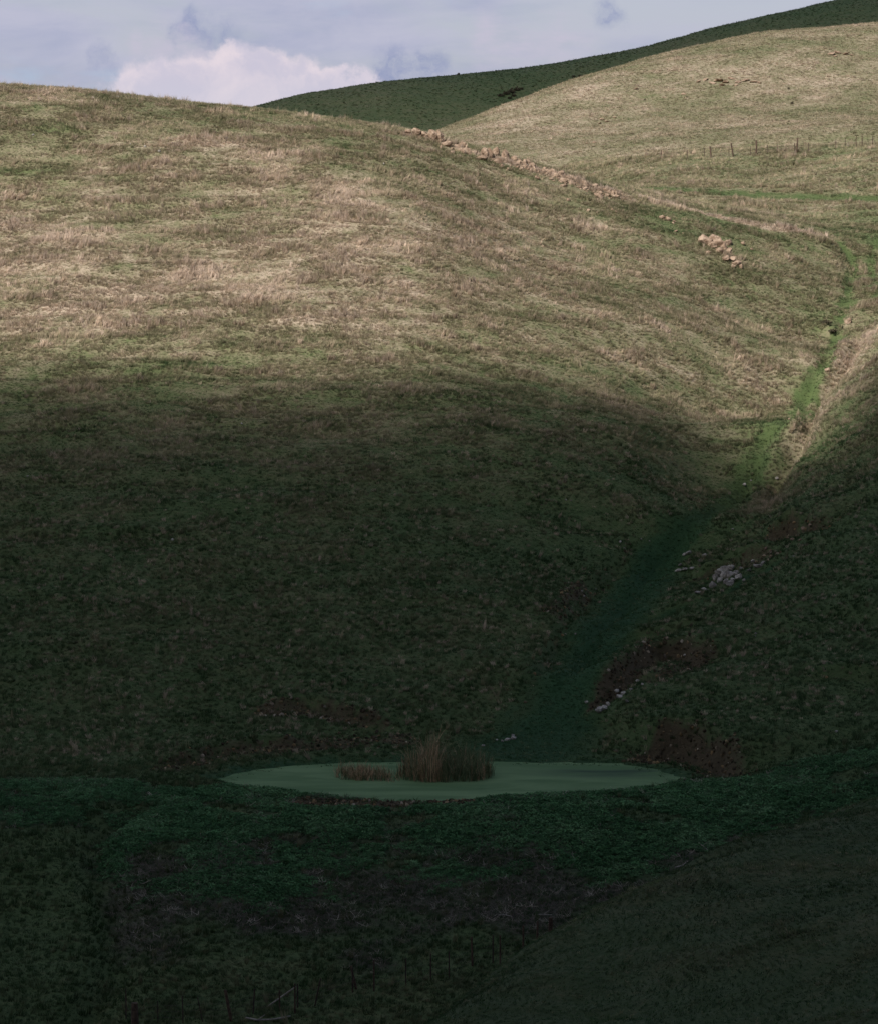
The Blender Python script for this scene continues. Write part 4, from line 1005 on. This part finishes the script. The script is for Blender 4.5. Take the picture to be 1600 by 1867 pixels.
fence('old wire fence with leaning posts along the foot of the dam',
      [(230, 1862, 1.3, 0.03, 0.0, False), (246, 1876, 1.0, 0.16, 0.0, True), (288, 1866, 0.9, 0.025, 0, False), (334, 1868, 1.15, 0.03, -0.02, False), (372, 1864, 1.0, 0.025, -0.25, False), (424, 1864, 1.35, 0.075, -0.22, True), (461, 1850, 1.05, 0.035, 0.08, False), (510, 1846, 0.85, 0.04, 0.0, True), (538, 1850, 1.3, 0.045, 0.0, True), (543, 1841, 1.0, 0.035, 0.0, False), (572, 1838, 1.2, 0.035, 0.25, False), (643, 1812, 1.05, 0.035, 0.0, False), (652, 1806, 1.0, 0.06, -0.28, True), (682, 1808, 1.4, 0.04, 0.0, True), (740, 1800, 1.2, 0.03, 0.0, False), (785, 1790, 1.2, 0.035, 0.0, False), (818, 1786, 1.2, 0.03, 0.0, False), (861, 1762, 1.3, 0.05, -0.04, True), (898, 1758, 1.25, 0.035, 0.0, False), (911, 1760, 1.35, 0.045, 0.0, True), (953, 1738, 1.2, 0.05, 0.0, True), (978, 1728, 1.1, 0.05, 0.02, True), (1003, 1722, 1.2, 0.11, 0.0, True)], (0.3, 0.6, 0.9),
      [(490, 1838, 0.05, 540, 1842, 1.15, 0.045, 'brace_pole', M_BLEACHED)])
tag_p = on(1062, 1690)
# bleached branches lying on the dam
def branch(pts, r, label):
    P = [on(u, v) for u, v in pts]; root = empty('fallen_branch', P[0]); V = []; F = []
    for a, b in zip(P[:-1], P[1:]): tube(V, F, np.array(a) - P[0] + [0, 0, 0.12], np.array(b) - P[0] + [0, 0, 0.12], r, r * 0.9, 7, 0.1)
    link_mesh('limb', V, F, M_BLEACHED, root)
    V = []; F = []; a = np.array(P[1]) - P[0] + [0, 0, 0.12]; tube(V, F, a, a + [0.35, 0.1, 0.25], r * 0.6, r * 0.3, 6, 0.1); link_mesh('side_twig', V, F, M_BLEACHED, root)
    return tag(root, label, 'branch')
branch([(1229, 1588), (1242, 1585), (1258, 1586), (1270, 1591)], 0.045, 'bent bleached branch lying on green weeds near the right slope')
branch([(448, 1862), (470, 1865), (500, 1866), (530, 1860)], 0.05, 'long bleached branch lying in the grass by the old fence')
branch([(907, 1676), (920, 1675), (932, 1676)], 0.03, 'short bleached stick on the bare strip of the dam face')
branch([(975, 1674), (990, 1673), (1005, 1674)], 0.03, 'thin grey stick on the bare strip of the dam face beside the short stick')
branch([(1272, 1542), (1280, 1548), (1290, 1556)], 0.025, 'slanting pale twig among the weeds on the right of the dam')

# ------------------------------------------------------------------ clouds that throw the shade
def cloud(name, edge_pts, cz, seed, sigma, thick, rise):
    """a closed heap of cloud; its outline is where the shade on the ground comes from"""
    E = np.array(edge_pts); c = E.mean(0); nA = 160; nR = 26
    closed = np.vstack([E, E[:1]]); seg = np.linspace(0, len(E), nA, endpoint=False)
    ring = np.array([closed[int(s)] + (closed[int(s) + 1] - closed[int(s)]) * (s - int(s)) for s in seg])
    ring = ring + np.stack([fbm(ring[:, 0] * 0.012, ring[:, 1] * 0.012, 3, seed), fbm(ring[:, 0] * 0.012, ring[:, 1] * 0.012, 3, seed + 5)], 1) * 14
    V = []; F = []
    for side in (1, -1):
        V.append((c[0], c[1], cz + side * thick * (0.7 if side > 0 else 0.3)))
        for k in range(1, nR + 1):
            f = 1 - (1 - k / nR) ** 2.2
            q = c + (ring - c) * f; d = np.linalg.norm(ring - q, axis=1)
            th = thick * (1 - np.exp(-d * rise / thick)) * (1 + 0.35 * fbm(q[:, 0] * 0.006, q[:, 1] * 0.006, 4, seed + 9 + side))
            for p, h in zip(q, th): V.append((p[0], p[1], cz + side * h * (0.7 if side > 0 else 0.3)))
    n1 = 1 + nA * nR
    for s, o0 in ((0, 0), (1, n1)):
        for i in range(nA):
            f = (o0, o0 + 1 + i, o0 + 1 + (i + 1) % nA); F.append(f if s == 0 else f[::-1])
        for k in range(nR - 1):
            for i in range(nA):
                a = o0 + 1 + k * nA + i; b2 = o0 + 1 + k * nA + (i + 1) % nA
                f = (a, a + nA, b2 + nA, b2); F.append(f if s == 0 else f[::-1])
    mt = bpy.data.materials.new('cloud'); mt.use_nodes = True; t = NT(mt.node_tree); t.n.clear()
    o = t.node('ShaderNodeOutputMaterial'); pv = t.node('ShaderNodeVolumePrincipled')
    pv.inputs['Density'].default_value = sigma; pv.inputs['Color'].default_value = (0.86, 0.87, 0.90, 1); pv.inputs['Anisotropy'].default_value = 0.3
    t.l.new(pv.outputs[0], o.inputs['Volume'])
    ob = link_mesh(name, V, F, mt, None, True)
    bm = bmesh.new(); bm.from_mesh(ob.data); bmesh.ops.remove_doubles(bm, verts=bm.verts, dist=0.01); bmesh.ops.recalc_face_normals(bm, faces=bm.faces); bm.to_mesh(ob.data); bm.free()
    return tag(ob, kind='structure')
def lift(p, alt):
    k = (alt - p[2]) / SUN_DIR.z; return (p[0] + SUN_DIR.x * k, p[1] + SUN_DIR.y * k)
ALT = 620.0
edge = [lift(on(u, v), ALT) for u, v in ((20, 652), (250, 655), (500, 659), (750, 670), (1000, 688), (1200, 722), (1350, 800))]
edge += [lift(on(u, v), ALT) for u, v in ((1430, 860), (1500, 800), (1595, 690))]
last = edge[-1]; first = edge[0]
edge += [(last[0] + 60, last[1] + 60), (last[0] + 500, last[1] + 260), (last[0] + 1100, last[1] - 300), (last[0] + 900, last[1] - 1300), (0 + first[0], first[1] - 1700), (first[0] - 1200, first[1] - 1200), (first[0] - 1300, first[1] - 150), (first[0] - 400, first[1] + 40), (first[0] - 100, first[1] + 8)]
cloud('cloud', edge, ALT, 5, 0.06, 150.0, 0.85)
pts = [(-150, 780, 40), (-40, 760, 40), (60, 735, 45), (160, 730, 60), (320, 760, 60), (500, 1000, 60), (420, 1400, 60), (0, 1600, 60), (-400, 1500, 60), (-500, 1000, 50), (-300, 800, 40)]
cloud('cloud', [lift(p, 760) for p in pts], 760, 15, 0.013, 130.0, 1.0)
